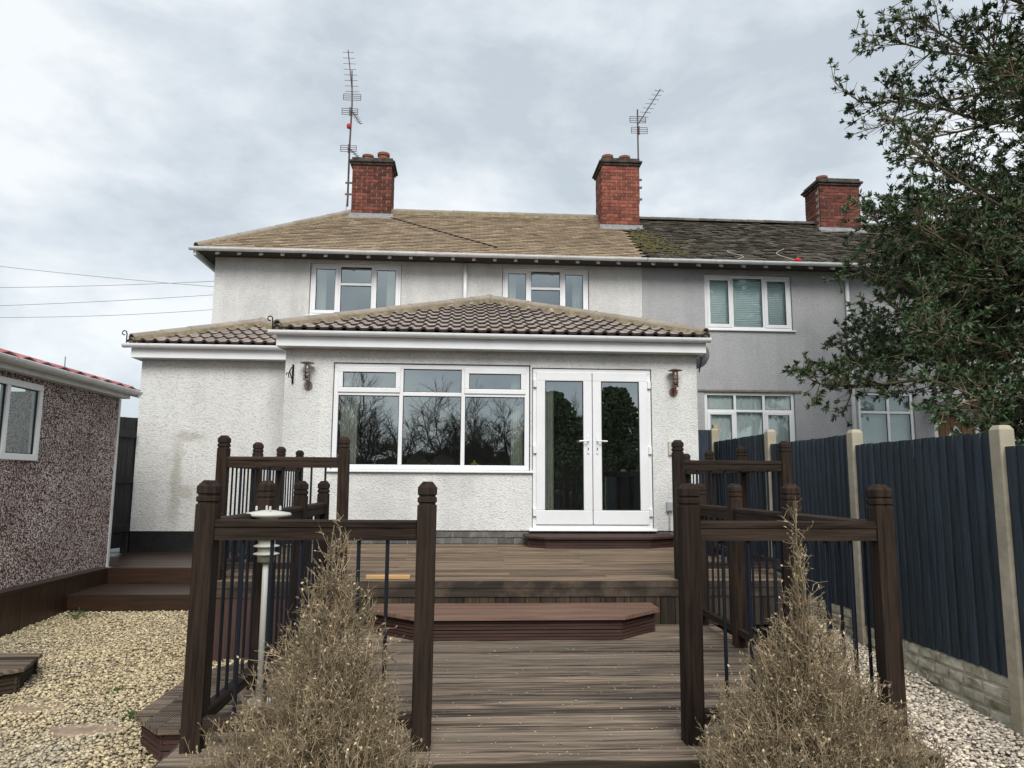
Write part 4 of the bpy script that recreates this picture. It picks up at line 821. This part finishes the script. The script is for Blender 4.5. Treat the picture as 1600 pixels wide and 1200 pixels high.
# short return panel to the extension corner
rp_ = thing('fence_end_panel', 'short navy panel closing the gap beside the extension corner', 'fence panel', (3.10, 10.25, -.95))
for i in range(4): k = B(); k.box(i * .112, i * .112 + .110, -.02 - .004 * (i % 2), 0, 0, 1.70); k.ob('board', NAVY, rp_, bevel=.003)
k = B(); k.box(.0, .4, .001, .05, .3, .4); k.ob('arris_rail', NAVY, rp_)
k = B(); k.box(3.60, 3.68, 10.5, 10.58, -1.2, .85); k.tube([(3.66, 10.49, .78), (3.70, 10.47, .74), (3.74, 10.46, .75)], .006, 5); tag(k.ob('timber_stake', mat('pale_stake', (.42, .33, .22), .8, var=.2)), 'pale timber stake behind the far end of the fence', 'stake')

# ================= fittings on the walls
def wall_lamp(x, z, label, m):
    t = thing('wall_lamp', label, 'wall lamp', (x, YE, z), 'steel wall lamps on the extension'); y = -.11
    k = B(); k.lathe([(.0, -.005), (.095, .0), (.085, .008), (.02, .026), (.0, .028)], 20, (0, y, .14)); k.ob('hood', m, t, smooth=True)
    for a in range(4): an = a * math.pi / 2 + .6; k = B(); k.tube([(.042 * math.cos(an), y + .042 * math.sin(an), -.06), (.042 * math.cos(an), y + .042 * math.sin(an), .14)], .004, 6); k.ob('bar', m, t)
    k = B(); k.lathe([(.030, -.06), (.030, .12), (.026, .125)], 14, (0, y, 0)); k.ob('lens', glass('lamp_glass_' + label[:5], .06, (.9, .9, .88)), t, smooth=True)
    for z_ in (-.02, .03): k = B(); k.lathe([(.045, z_), (.047, z_ + .004), (.045, z_ + .008)], 16, (0, y, 0)); k.ob('hoop', m, t)
    k = B(); k.lathe([(.045, -.075), (.045, -.06)], 16, (0, y, 0)); k.ob('cup', m, t)
    k = B(); k.tube([(0, -.002, -.13), (0, -.022, -.13)], .055, 18); k.ob('back_plate', m, t, smooth=False); k = B(); k.tube([(0, -.02, -.13), (0, y * .7, -.15), (0, y, -.12), (0, y, -.07)], .012, 8); k.ob('arm', m, t, smooth=True)
wall_lamp(-2.02, 1.34, 'steel wall lamp with flat hood left of the wide window', STEEL)
wall_lamp(2.73, 1.32, 'rusty steel wall lamp right of the glazed doors', mat('rusty_steel', (.26, .15, .11), .5, scale=14, var=.35, metal=.6))
t = thing('basket_bracket', 'black iron hanging basket bracket beside the left wall lamp', 'bracket', (-2.22, YE, 1.36))
k = B(); k.box(-.012, .012, -.014, -.001, -.13, .12); k.ob('back_bar', IRON, t)
k = B(); k.tube([(0, -.012, .09), (0, -.10, .06), (0, -.20, .0), (0, -.23, -.05), (0, -.215, -.08)], .008, 6); k.tube([(0, -.012, -.09), (0, -.09, -.06), (0, -.18, .005)], .007, 6); k.tube([(0, -.225, -.03), (-.02, -.235, -.02), (-.03, -.235, -.05)], .007, 6); k.ob('arm', IRON, t)
t = thing('satellite_dish', 'dark grey satellite dish behind the right corner of the extension', 'satellite dish', (3.08, 10.2, 1.72))
k = B(); V = []; F = []; nr, na = 5, 20
for i in range(nr + 1):
    r = .19 * i / nr
    for a in range(na): an = 2 * math.pi * a / na; V.append((r * math.cos(an), .35 * r * r / .3, r * math.sin(an) * 1.05))
F = [(i * na + a, i * na + (a + 1) % na, (i + 1) * na + (a + 1) % na, (i + 1) * na + a) for i in range(nr) for a in range(na)]; k.add(V, F); ds = k.ob('dish', DISH, t, smooth=True); ds.location = (.17, -.05, .09); ds.rotation_euler = (R(-12), 0, R(-35))
k = B(); k.tube([(.0, .0, -.1), (.10, .0, -.1), (.18, .02, .05)], .018, 8); k.ob('bracket', DISH, t)
k = B(); k.tube([(.2, -.1, -.16), (.14, -.42, .0)], .01, 6); k.box(.11, .17, -.48, -.41, -.02, .05); k.ob('arm', DISH, t)
k = B(); k.box(2.645, 2.735, YE - .035, YE - .001, .36, .54); k.box(2.655, 2.725, YE - .039, YE - .0352, .37, .53); tag(k.ob('meter_box', PLAST, bevel=.005), 'small cream meter box on the wall right of the doors', 'box')
k = B(); k.box(2.60, 2.68, YE - .06, YE - .001, -.36, -.24); k.box(2.61, 2.67, YE - .066, YE - .0602, -.35, -.25); k.tube([(2.64, YE - .03, -.36), (2.64, YE - .03, -.6)], .01, 6); tag(k.ob('outdoor_socket', GREYP, bevel=.006), 'grey weatherproof socket low on the wall beside the doors', 'socket')
k = B(); k.box(-.78, -.43, 6.10, 6.16, ZU + .003, ZU + .032); tag(k.ob('loose_timber', PINE, bevel=.003), 'fresh yellow timber offcut lying on the upper deck edge', 'timber')
# aerials
def yagi(parent, o, d, n, L_, el, upv=(1, 0, 0)):
    o, d, u = Vector(o), Vector(d).normalized(), Vector(upv); k = B(); k.tube([o, o + d * L_], .011, 5)
    for i in range(n): p = o + d * (L_ * (i + .6) / n); k.tube([p - u * el * (1 - .025 * i), p + u * el * (1 - .025 * i)], .0055, 4)
    k.ob('boom', ALU, parent)
def reflector(parent, c, w, h):
    c = Vector(c); k = B()
    for z in (-1, -.33, .33, 1): k.tube([c + Vector((-w, 0, z * h)), c + Vector((w, 0, z * h))], .0065, 4)
    for x in (-1, 1): k.tube([c + Vector((x * w, 0, -h)), c + Vector((x * w, 0, h))], .0065, 4)
    k.tube([c + Vector((0, 0, -h * 1.4)), c + Vector((0, 0, h * 1.4))], .016, 5); k.ob('reflector', ALU, parent)
t = thing('tall_aerial', 'tall mast with three television aerials on the left chimney', 'aerial', (-2.63, 15.5, 6.05))
k = B(); k.tube([(0, 0, -.15), (.0, 0, 1.2), (.02, 0, 2.2), (-.01, 0, 3.0)], [.022, .022, .018, .014], 6); k.ob('mast', ALU, t)
for z in (.12, .38): k = B(); k.box(-.06, .16, -.02, .0, z - .02, z + .02); k.ob('clamp', ALU, t)
yagi(t, (.02, 0, 2.42), (-.10, -.25, 1), 8, .95, .15); reflector(t, (.02, -.02, 2.36), .19, .07)
yagi(t, (.02, 0, 2.05), (.32, -.42, -.60), 7, .62, .10, (.7, .5, .1)); reflector(t, (-.02, -.02, 2.02), .17, .07)
yagi(t, (.0, 0, 1.18), (.40, -.35, -.52), 7, .60, .10, (.7, .5, .1)); reflector(t, (-.02, -.02, 1.16), .17, .07)
k = B(); k.lathe([(.03, 0), (.045, .03), (.045, .09), (.02, .11)], 8, (-.03, -.03, 1.62)); k.ob('amplifier', RED, t)
k = B(); k.tube([(-.01, -.02, .1), (-.02, -.05, -.3), (.05, -.06, -.5), (.1, -.1, -.62)], .006, 4); k.ob('cable', WIRE, t)
t = thing('short_aerial', 'single television aerial on a mast beside the taller chimney', 'aerial', (3.74, 15.35, 6.35))
k = B(); k.tube([(0, 0, -.25), (0, 0, 1.95)], .018, 6); k.ob('mast', ALU, t)
for z in (-.15, .12, .3): k = B(); k.box(-.12, .07, -.02, .02, z - .02, z + .02); k.ob('clamp', ALU, t)
yagi(t, (.02, 0, 1.62), (.40, -.3, .62), 8, .85, .13, (1, 0, -.05)); reflector(t, (-.0, -.02, 1.70), .18, .07); reflector(t, (.03, -.02, 1.45), .18, .07)
# overhead wires to the left
for (z0, z1, s, lb) in ((4.35, 3.55, .1, 'topmost overhead wire sloping down to the white house'), (3.48, 3.66, .12, 'second overhead wire, almost level, left of the house'), (2.98, 3.40, .1, 'overhead wire rising to the house wall, third from top'), (3.13, 3.12, .22, 'lowest sagging overhead wire left of the house')):
    pts = [(-4.67 - 9.3 * i / 24, 13.6 + .2 * i / 24, z1 + (z0 - z1) * (i / 24) * (2.25 if z0 > 4 else 1.0 if z0 != 3.13 else 1.0) * (.55 if z0 > 4 else 1) - s * 4 * (i / 24) * (1 - i / 24)) for i in range(25)]
    k = B(); k.tube(pts, .0045, 5); tag(k.ob('overhead_wire', WIRE), lb, 'wire', 'overhead wires')
k = B(); k.tube([(-6.65, 12.5, -1), (-6.65, 12.5, 2.02)], [.02, .008], 6); tag(k.ob('whip_pole', WIRE), 'thin pale upright pole beyond the garage roof', 'pole')
# louvred garden light on the lower deck
t = thing('garden_light', 'pale louvred garden light on a thin white pole inside the left railing', 'garden light', (-1.03, 4.0, ZL))
k = B(); k.tube([(0, 0, .01), (0, 0, .72)], .015, 10); k.ob('pole', LWHITE, t, smooth=True); k = B(); k.lathe([(.06, 0), (.06, .012), (.02, .02)], 14); k.ob('base', LWHITE, t)
k = B(); k.lathe([(.042, .70), (.045, .88)], 16); k.ob('lens', LCLEAR, t, smooth=True)
for z in (.745, .785, .825, .865): k = B(); k.lathe([(.044, z), (.066, z - .006), (.066, z - .002), (.044, z + .006)], 18); k.ob('louvre', LWHITE, t)
k = B(); k.lathe([(.045, .885), (.05, .925), (.115, .935), (.120, .942), (.112, .952), (.03, .965), (.004, .967)], 24); k.ob('hood', LWHITE, t, smooth=True)
for a in range(4): k = B(); k.lathe([(.006, .965), (.006, .985), (.002, .988)], 6, (.06 * math.cos(a * 1.57 + .4), .06 * math.sin(a * 1.57 + .4), 0)); k.ob('screw', LWHITE, t)
# flat stones and weeds in the gravel
for (x, y, rx, ry, lb) in ((-2.62, 5.02, .20, .10, 'flat pinkish stone slab in the gravel, farther from the camera'), (-2.18, 4.62, .22, .10, 'flat pinkish stone slab in the gravel nearer the side step')):
    k = B(); pr = [(x + rx * math.cos(a) * random.uniform(.8, 1.1), y + ry * math.sin(a) * random.uniform(.8, 1.1)) for a in np.linspace(0, 2 * math.pi, 13)[:-1]]; k.prism(pr, 2, zleft(y) - .02, zleft(y) + .010); tag(k.ob('stone_slab', SLAB, bevel=.008), lb, 'stone')
def weed(x, y, z, r, n, label, m=WEED):
    k = B()
    for _ in range(n):
        a = random.uniform(0, 6.28); rr = r * random.random(); c = Vector((x + rr * math.cos(a), y + rr * math.sin(a), z + random.uniform(0, r * .6))); d = Vector((random.uniform(-1, 1), random.uniform(-1, 1), random.uniform(.2, 1))).normalized(); s = d.cross(Vector((random.random(), random.random(), .3))).normalized(); l = random.uniform(.012, .03)
        k.add([c, c + d * l * .5 + s * l * .3, c + d * l, c + d * l * .5 - s * l * .3], [(0, 1, 2, 3)])
    tag(k.ob('weed', m), label, 'weed', 'small weeds in the gravel')
weed(-3.72, 7.62, zleft(7.6), .11, 150, 'green weed at the foot of the retaining edge by the wet steps')
weed(-2.30, 5.30, zleft(5.3), .05, 50, 'small weed beside the farther stone slab'); weed(-1.98, 4.78, zleft(4.8), .07, 80, 'weed beside the nearer stone slab'); weed(-1.02, 2.95, -1.30, .10, 120, 'bright green weed at the near left corner of the deck', mat('lime_leaf', (.19, .22, .035), .8, var=.25))

# ================= planting
def segs_mesh(name, A, Bp, ra, rb, m, tint, parent=None, n=3):
    """many short tapered rods at once"""
    A, Bp = np.asarray(A, float), np.asarray(Bp, float); ra, rb = np.asarray(ra, float), np.asarray(rb, float); k = len(A); d = Bp - A; d /= np.linalg.norm(d, axis=1)[:, None] + 1e-9
    ref = np.where(np.abs(d[:, 2:3]) < .9, np.array([[0, 0, 1.]]), np.array([[1., 0, 0]])); a = np.cross(d, ref); a /= np.linalg.norm(a, axis=1)[:, None]; b_ = np.cross(d, a); V = []
    for (P, r) in ((A, ra), (Bp, rb)):
        for q in range(n): an = 2 * math.pi * q / n; V.append(P + (a * math.cos(an) + b_ * math.sin(an)) * r[:, None])
    V = np.stack(V, 1).reshape(-1, 3); base = np.arange(k)[:, None] * 2 * n
    F = np.stack([np.stack([base[:, 0] + q, base[:, 0] + (q + 1) % n, base[:, 0] + n + (q + 1) % n, base[:, 0] + n + q], 1) for q in range(n)], 1).reshape(-1, 4)
    return npmesh(name, V, F, m, np.repeat(tint, 2 * n), parent)
def leaf_mesh(name, P, D, S, ln, wd, m, tint, parent=None):
    """folded leaf of two quads each: base P, direction D, side S"""
    N = np.cross(D, S); l = ln[:, None]; w = wd[:, None]
    V = np.stack([P, P + D * l * .5 + S * w + N * w * .35, P + D * l, P + D * l * .5 - S * w + N * w * .35], 1).reshape(-1, 3)
    b_ = np.arange(len(P))[:, None] * 4; F = np.concatenate([b_ + np.array([[0, 1, 2]]), b_ + np.array([[0, 2, 3]])], 0)
    return npmesh(name, V, F, m, np.repeat(tint, 4), parent)
def unit(v): return v / (np.linalg.norm(v, axis=-1, keepdims=True) + 1e-9)
def dry_shrub(label, cx, cy, zb, zt, prof, n, lean):
    """prof(h) radius at relative height; a mass of fine dead twigs with small curled leaves"""
    t = thing('dry_shrub', label, 'shrub', (0, 0, 0), 'dead conical shrubs before the deck'); H = zt - zb
    ctr = lambda h: np.stack([cx + lean * h, np.full_like(h, cy)], -1)
    A, Bq, ra, rb, ti = [], [], [], [], []
    h = np.linspace(0, .97, 14)
    for s in range(11):                                           # main stems
        a = rng.uniform(0, 6.28); k = rng.uniform(.0, .5); c = ctr(h); r = np.array([prof(x) for x in h]) * k * (h ** .5); P = np.column_stack([c[:, 0] + r * math.cos(a) + rng.normal(0, .006, 14), c[:, 1] + r * math.sin(a) + rng.normal(0, .006, 14), zb + H * h * (1 if s == 0 else rng.uniform(.6, .95))])
        A += list(P[:-1]); Bq += list(P[1:]); rr = np.linspace(.009, .0022, 14); ra += list(rr[:-1]); rb += list(rr[1:]); ti += [rng.uniform(.3, .6)] * 13
    trunk = segs_mesh('stem', A, Bq, ra, rb, TWIG, np.array(ti), t, 5)
    hg = np.linspace(0, .985, 300); cw = np.cumsum(np.array([prof(x) for x in hg]) ** 1.7 + .0006); hh = np.interp(rng.uniform(0, 1, n), cw / cw[-1], hg); pr = np.array([prof(x) for x in hh]); an = rng.uniform(0, 2 * math.pi, n); rough = 1 + .22 * np.sin(an * 3 + hh * 9) + .12 * np.sin(an * 7 - hh * 23)
    rad = pr * rough * np.sqrt(rng.uniform(.02, 1, n)); c = ctr(hh)
    P0 = np.column_stack([c[:, 0] + rad * np.cos(an), c[:, 1] + rad * np.sin(an), zb + H * hh + rng.normal(0, .01, n)])
    o = np.column_stack([np.cos(an), np.sin(an), np.zeros(n)]); D = unit(o * rng.uniform(.0, .7, (n, 1)) + np.array([0, 0, 1]) * rng.uniform(.5, 1.3, (n, 1)) + rng.normal(0, .26, (n, 3)))
    long_ = rng.random(n) < .07; Ln = np.where(long_, rng.uniform(.14, .24, n), rng.uniform(.05, .13, n)) * (1 - .3 * hh); P0 = P0 - D * Ln[:, None] * .55
    P1 = P0 + D * Ln[:, None] * .5 + rng.normal(0, .006, (n, 3)); D2 = unit(D + rng.normal(0, .28, (n, 3))); P2 = P1 + D2 * Ln[:, None] * .5
    ti = np.clip(rng.normal(.5, .2, n), 0, 1)
    SA, SB, RA, RB, ST = [P0, P1], [P1, P2], [np.full(n, .0019), np.full(n, .0014)], [np.full(n, .0014), np.full(n, .0007)], [ti, ti]
    for q in range(3):
        f = rng.uniform(.15, .95, n)[:, None]; S = np.where(f < .5, P0 + (P1 - P0) * f * 2, P1 + (P2 - P1) * (f * 2 - 1)); DS = unit(D2 + rng.normal(0, .75, (n, 3))); E_ = S + DS * rng.uniform(.018, .05, (n, 1)); SA.append(S); SB.append(E_); RA.append(np.full(n, .0011)); RB.append(np.full(n, .0006)); ST.append(ti)
        if q == 0: tips = E_; td = DS
    segs_mesh('twigs', np.concatenate(SA), np.concatenate(SB), np.concatenate(RA), np.concatenate(RB), TWIG, np.concatenate(ST), t)['kind'] = 'stuff'
    LP = np.concatenate([P2, tips, P1, S]); LD = unit(np.concatenate([D2, td, D, DS]) + rng.normal(0, .5, (4 * n, 3))); keep = rng.random(4 * n) < .6; LP, LD = LP[keep], LD[keep]; S_ = unit(np.cross(LD, rng.normal(0, 1, LD.shape)))
    leaf_mesh('dry_leaves', LP, LD, S_, rng.uniform(.008, .019, len(LP)), rng.uniform(.0018, .0046, len(LP)), DRYLEAF, np.clip(rng.normal(.5, .3, len(LP)), 0, 1), t)['kind'] = 'stuff'
def prof_l(h): return float(np.interp(h, [0, .25, .34, .46, .58, .72, .855, .93, 1], [.38, .40, .37, .30, .22, .135, .055, .03, .008]))
def prof_r(h): return float(np.interp(h, [0, .25, .42, .5, .62, .7, .78, .9, 1], [.37, .40, .36, .28, .165, .085, .045, .025, .006]))
dry_shrub('dead brown conical shrub in front of the left railing', -.52, 2.80, -1.5, -.12, prof_l, 7200, .06)
dry_shrub('dead brown conical shrub in front of the right railing', 1.32, 2.80, -1.5, -.07, prof_r, 7200, -.05)
# evergreen on the neighbour's side
def evergreen():
    t = thing('evergreen_tree', 'dark evergreen tree overhanging the navy fence at right', 'tree', (7.28, 8.3, -1.3))
    A, Bq, ra, rb = [], [], [], []; tips = []
    def limb(p, d, L_, r, n, droop):
        pts = [p]
        for i in range(n):
            d = (d + Vector((random.gauss(0, .12), random.gauss(0, .12), random.gauss(0, .10) + droop))).normalized(); q = pts[-1] + d * (L_ / n); r1 = r * (1 - .75 / n * (i + 1) * .9)
            A.append(tuple(pts[-1])); Bq.append(tuple(q)); ra.append(r * (1 - .68 * i / n)); rb.append(r * (1 - .68 * (i + 1) / n)); pts.append(q)
        return pts, d
    trunk, _ = limb(Vector((0, 0, 0)), Vector((-.03, 0, 1)), 7.2, .13, 10, .02)
    cen = Vector((-.35, 0, 4.0))
    for i in range(70):
        h = random.uniform(.24, 1); base = trunk[min(10, int(h * 10))]; az = random.choice([random.uniform(1.9, 4.4), random.uniform(0, 6.28)]); el = (h - .36) * 1.1 + random.gauss(0, .15)
        d = Vector((math.cos(az) * math.cos(el), math.sin(az) * math.cos(el), math.sin(el))); L_ = random.uniform(2.0, 3.0) * (1.12 - .28 * abs(h - .36))
        pts, dd = limb(base, d, L_, .035, 8, .012)
        for j in range(2, 9):
            for s in range(4 if j < 8 else 3):
                d2 = ((pts[j] - pts[j - 1]).normalized() * .8 + Vector((random.gauss(0, .6), random.gauss(0, .6), random.gauss(.05, .5)))).normalized(); l2 = random.uniform(.35, .85) * (1 - .04 * j)
                p2, d2e = limb(pts[j], d2, l2, .010, 4, .03)
                for q in range(1, 5):
                    for _ in range(2):
                        d3 = ((p2[q] - p2[q - 1]).normalized() * .8 + Vector((random.gauss(0, .55), random.gauss(0, .55), random.gauss(.2, .45)))).normalized(); l3 = random.uniform(.10, .28); p3 = p2[q] + d3 * l3
                        A.append(tuple(p2[q])); Bq.append(tuple(p3)); ra.append(.0050); rb.append(.0026); tips.append((p3, d3))
                tips.append((p2[-1], d2e))
    segs_mesh('trunk', A, Bq, ra, rb, BARK, np.full(len(A), .5), t, 4)
    TP = np.array([tuple(p) for p, _ in tips]); TD = unit(np.array([tuple(d) for _, d in tips]))
    keep = rng.random(len(TP)) < np.where(TP[:, 2] > 5.6, .5, .85); TP, TD = TP[keep], TD[keep]; n = len(TP); k = 17
    P = np.repeat(TP, k, 0) - np.repeat(TD, k, 0) * rng.uniform(0, .06, (n * k, 1)); D = unit(np.repeat(TD, k, 0) * .75 + rng.normal(0, .55, (n * k, 3))); S = unit(np.cross(D, rng.normal(0, 1, D.shape)))
    clump = np.repeat(np.clip(rng.normal(.5, .2, n), 0, 1), k)
    o = leaf_mesh('crown', P, D, S, rng.uniform(.04, .095, n * k), rng.uniform(.008, .016, n * k), LEAF, np.clip(clump + rng.normal(0, .12, n * k), 0, 1), t)
    return t, len(A), n * k
ev_t = evergreen()
# bare trees and dark evergreens far behind the camera, seen mirrored in the glass
def bare_tree_mesh(seed, H):
    r_ = random.Random(seed); A, Bq, ra, rb = [], [], [], []
    def grow(p, d, L_, r, lev):
        n = 4
        for i in range(n):
            d = (d + Vector((r_.gauss(0, .16), r_.gauss(0, .16), r_.gauss(.04, .1)))).normalized(); q = p + d * (L_ / n); A.append(tuple(p)); Bq.append(tuple(q)); ra.append(r * (1 - .15 * i)); rb.append(r * (1 - .15 * (i + 1))); p = q
            if lev < 4 and (i > 0 or lev > 0):
                for _ in range(2): d2 = (d + Vector((r_.gauss(0, .65), r_.gauss(0, .65), r_.gauss(.1, .35)))).normalized(); grow(p, d2, L_ * r_.uniform(.45, .68), r * .5, lev + 1)
    grow(Vector((0, 0, 0)), Vector((0, 0, 1)), H * .5, H * .015, 0)
    return segs_mesh('branches', A, Bq, ra, rb, BAREB, np.full(len(A), .5), None, 3)
for v in range(2):
    src = bare_tree_mesh(v + 3, 6.0); C.objects.unlink(src)
    for i in range(9):
        x = -12 + (i * 2 + v) * 1.3 + random.uniform(-.4, .4); s = random.uniform(.85, 1.15)
        t = thing('bare_tree', 'bare winter tree of the row behind the camera, mirrored in the glass', 'tree', (x, -19 + random.uniform(-1, 1), -1.72), 'bare trees behind the camera'); t.scale = (s, s, s); t.rotation_euler = (0, 0, random.uniform(0, 6))
        o = bpy.data.objects.new('branches', src.data); link(o, t)
def hedge(name, label, x0, x1, y, z1, n, cat):
    u = rng.uniform(0, 1, n); P = np.column_stack([x0 + (x1 - x0) * u, y + rng.normal(0, .7, n), -1.7 + rng.uniform(0, 1, n) ** .8 * (z1 + 1.7) * (.82 + .18 * np.sin(u * 23) * np.sin(u * 7 + 1))])
    o = blobs(name, P, rng.uniform(.12, .30, n), 1, DARKLEAF, rng.uniform(0, 1, n)); return tag(o, label, cat, kind='stuff')
hedge('far_hedge', 'dark hedge behind the camera, mirrored in the glass', -20, 22, -21, 1.9, 4500, 'hedge')
for i, (x, h) in enumerate(((4.3, 4.4), (7.4, 4.7), (10.8, 4.2))):
    n = 6000; a = rng.uniform(0, 6.28, n); hh = rng.uniform(0, 1, n); rr = 2.3 * np.sqrt(rng.uniform(0, 1, n)) * np.sqrt(np.clip(1.05 - hh, 0, 1)) * (1 + .25 * np.sin(a * 3 + hh * 11)); P = np.column_stack([rr * np.cos(a), rr * np.sin(a), .6 + hh * (h + 1.1)])
    t = thing('dark_evergreen', ['dark evergreen mirrored in the left glazed door', 'dark evergreen mirrored in the right glazed door', 'dark evergreen farther right behind the camera'][i], 'tree', (x, -17, -1.7)); blobs('crown', P, rng.uniform(.045, .11, n), 1, DARKLEAF, rng.uniform(0, 1, n), t)
    k = B(); k.tube([(0, 0, 0), (0, 0, 2)], [.15, .1], 8); k.ob('trunk', BAREB, t)
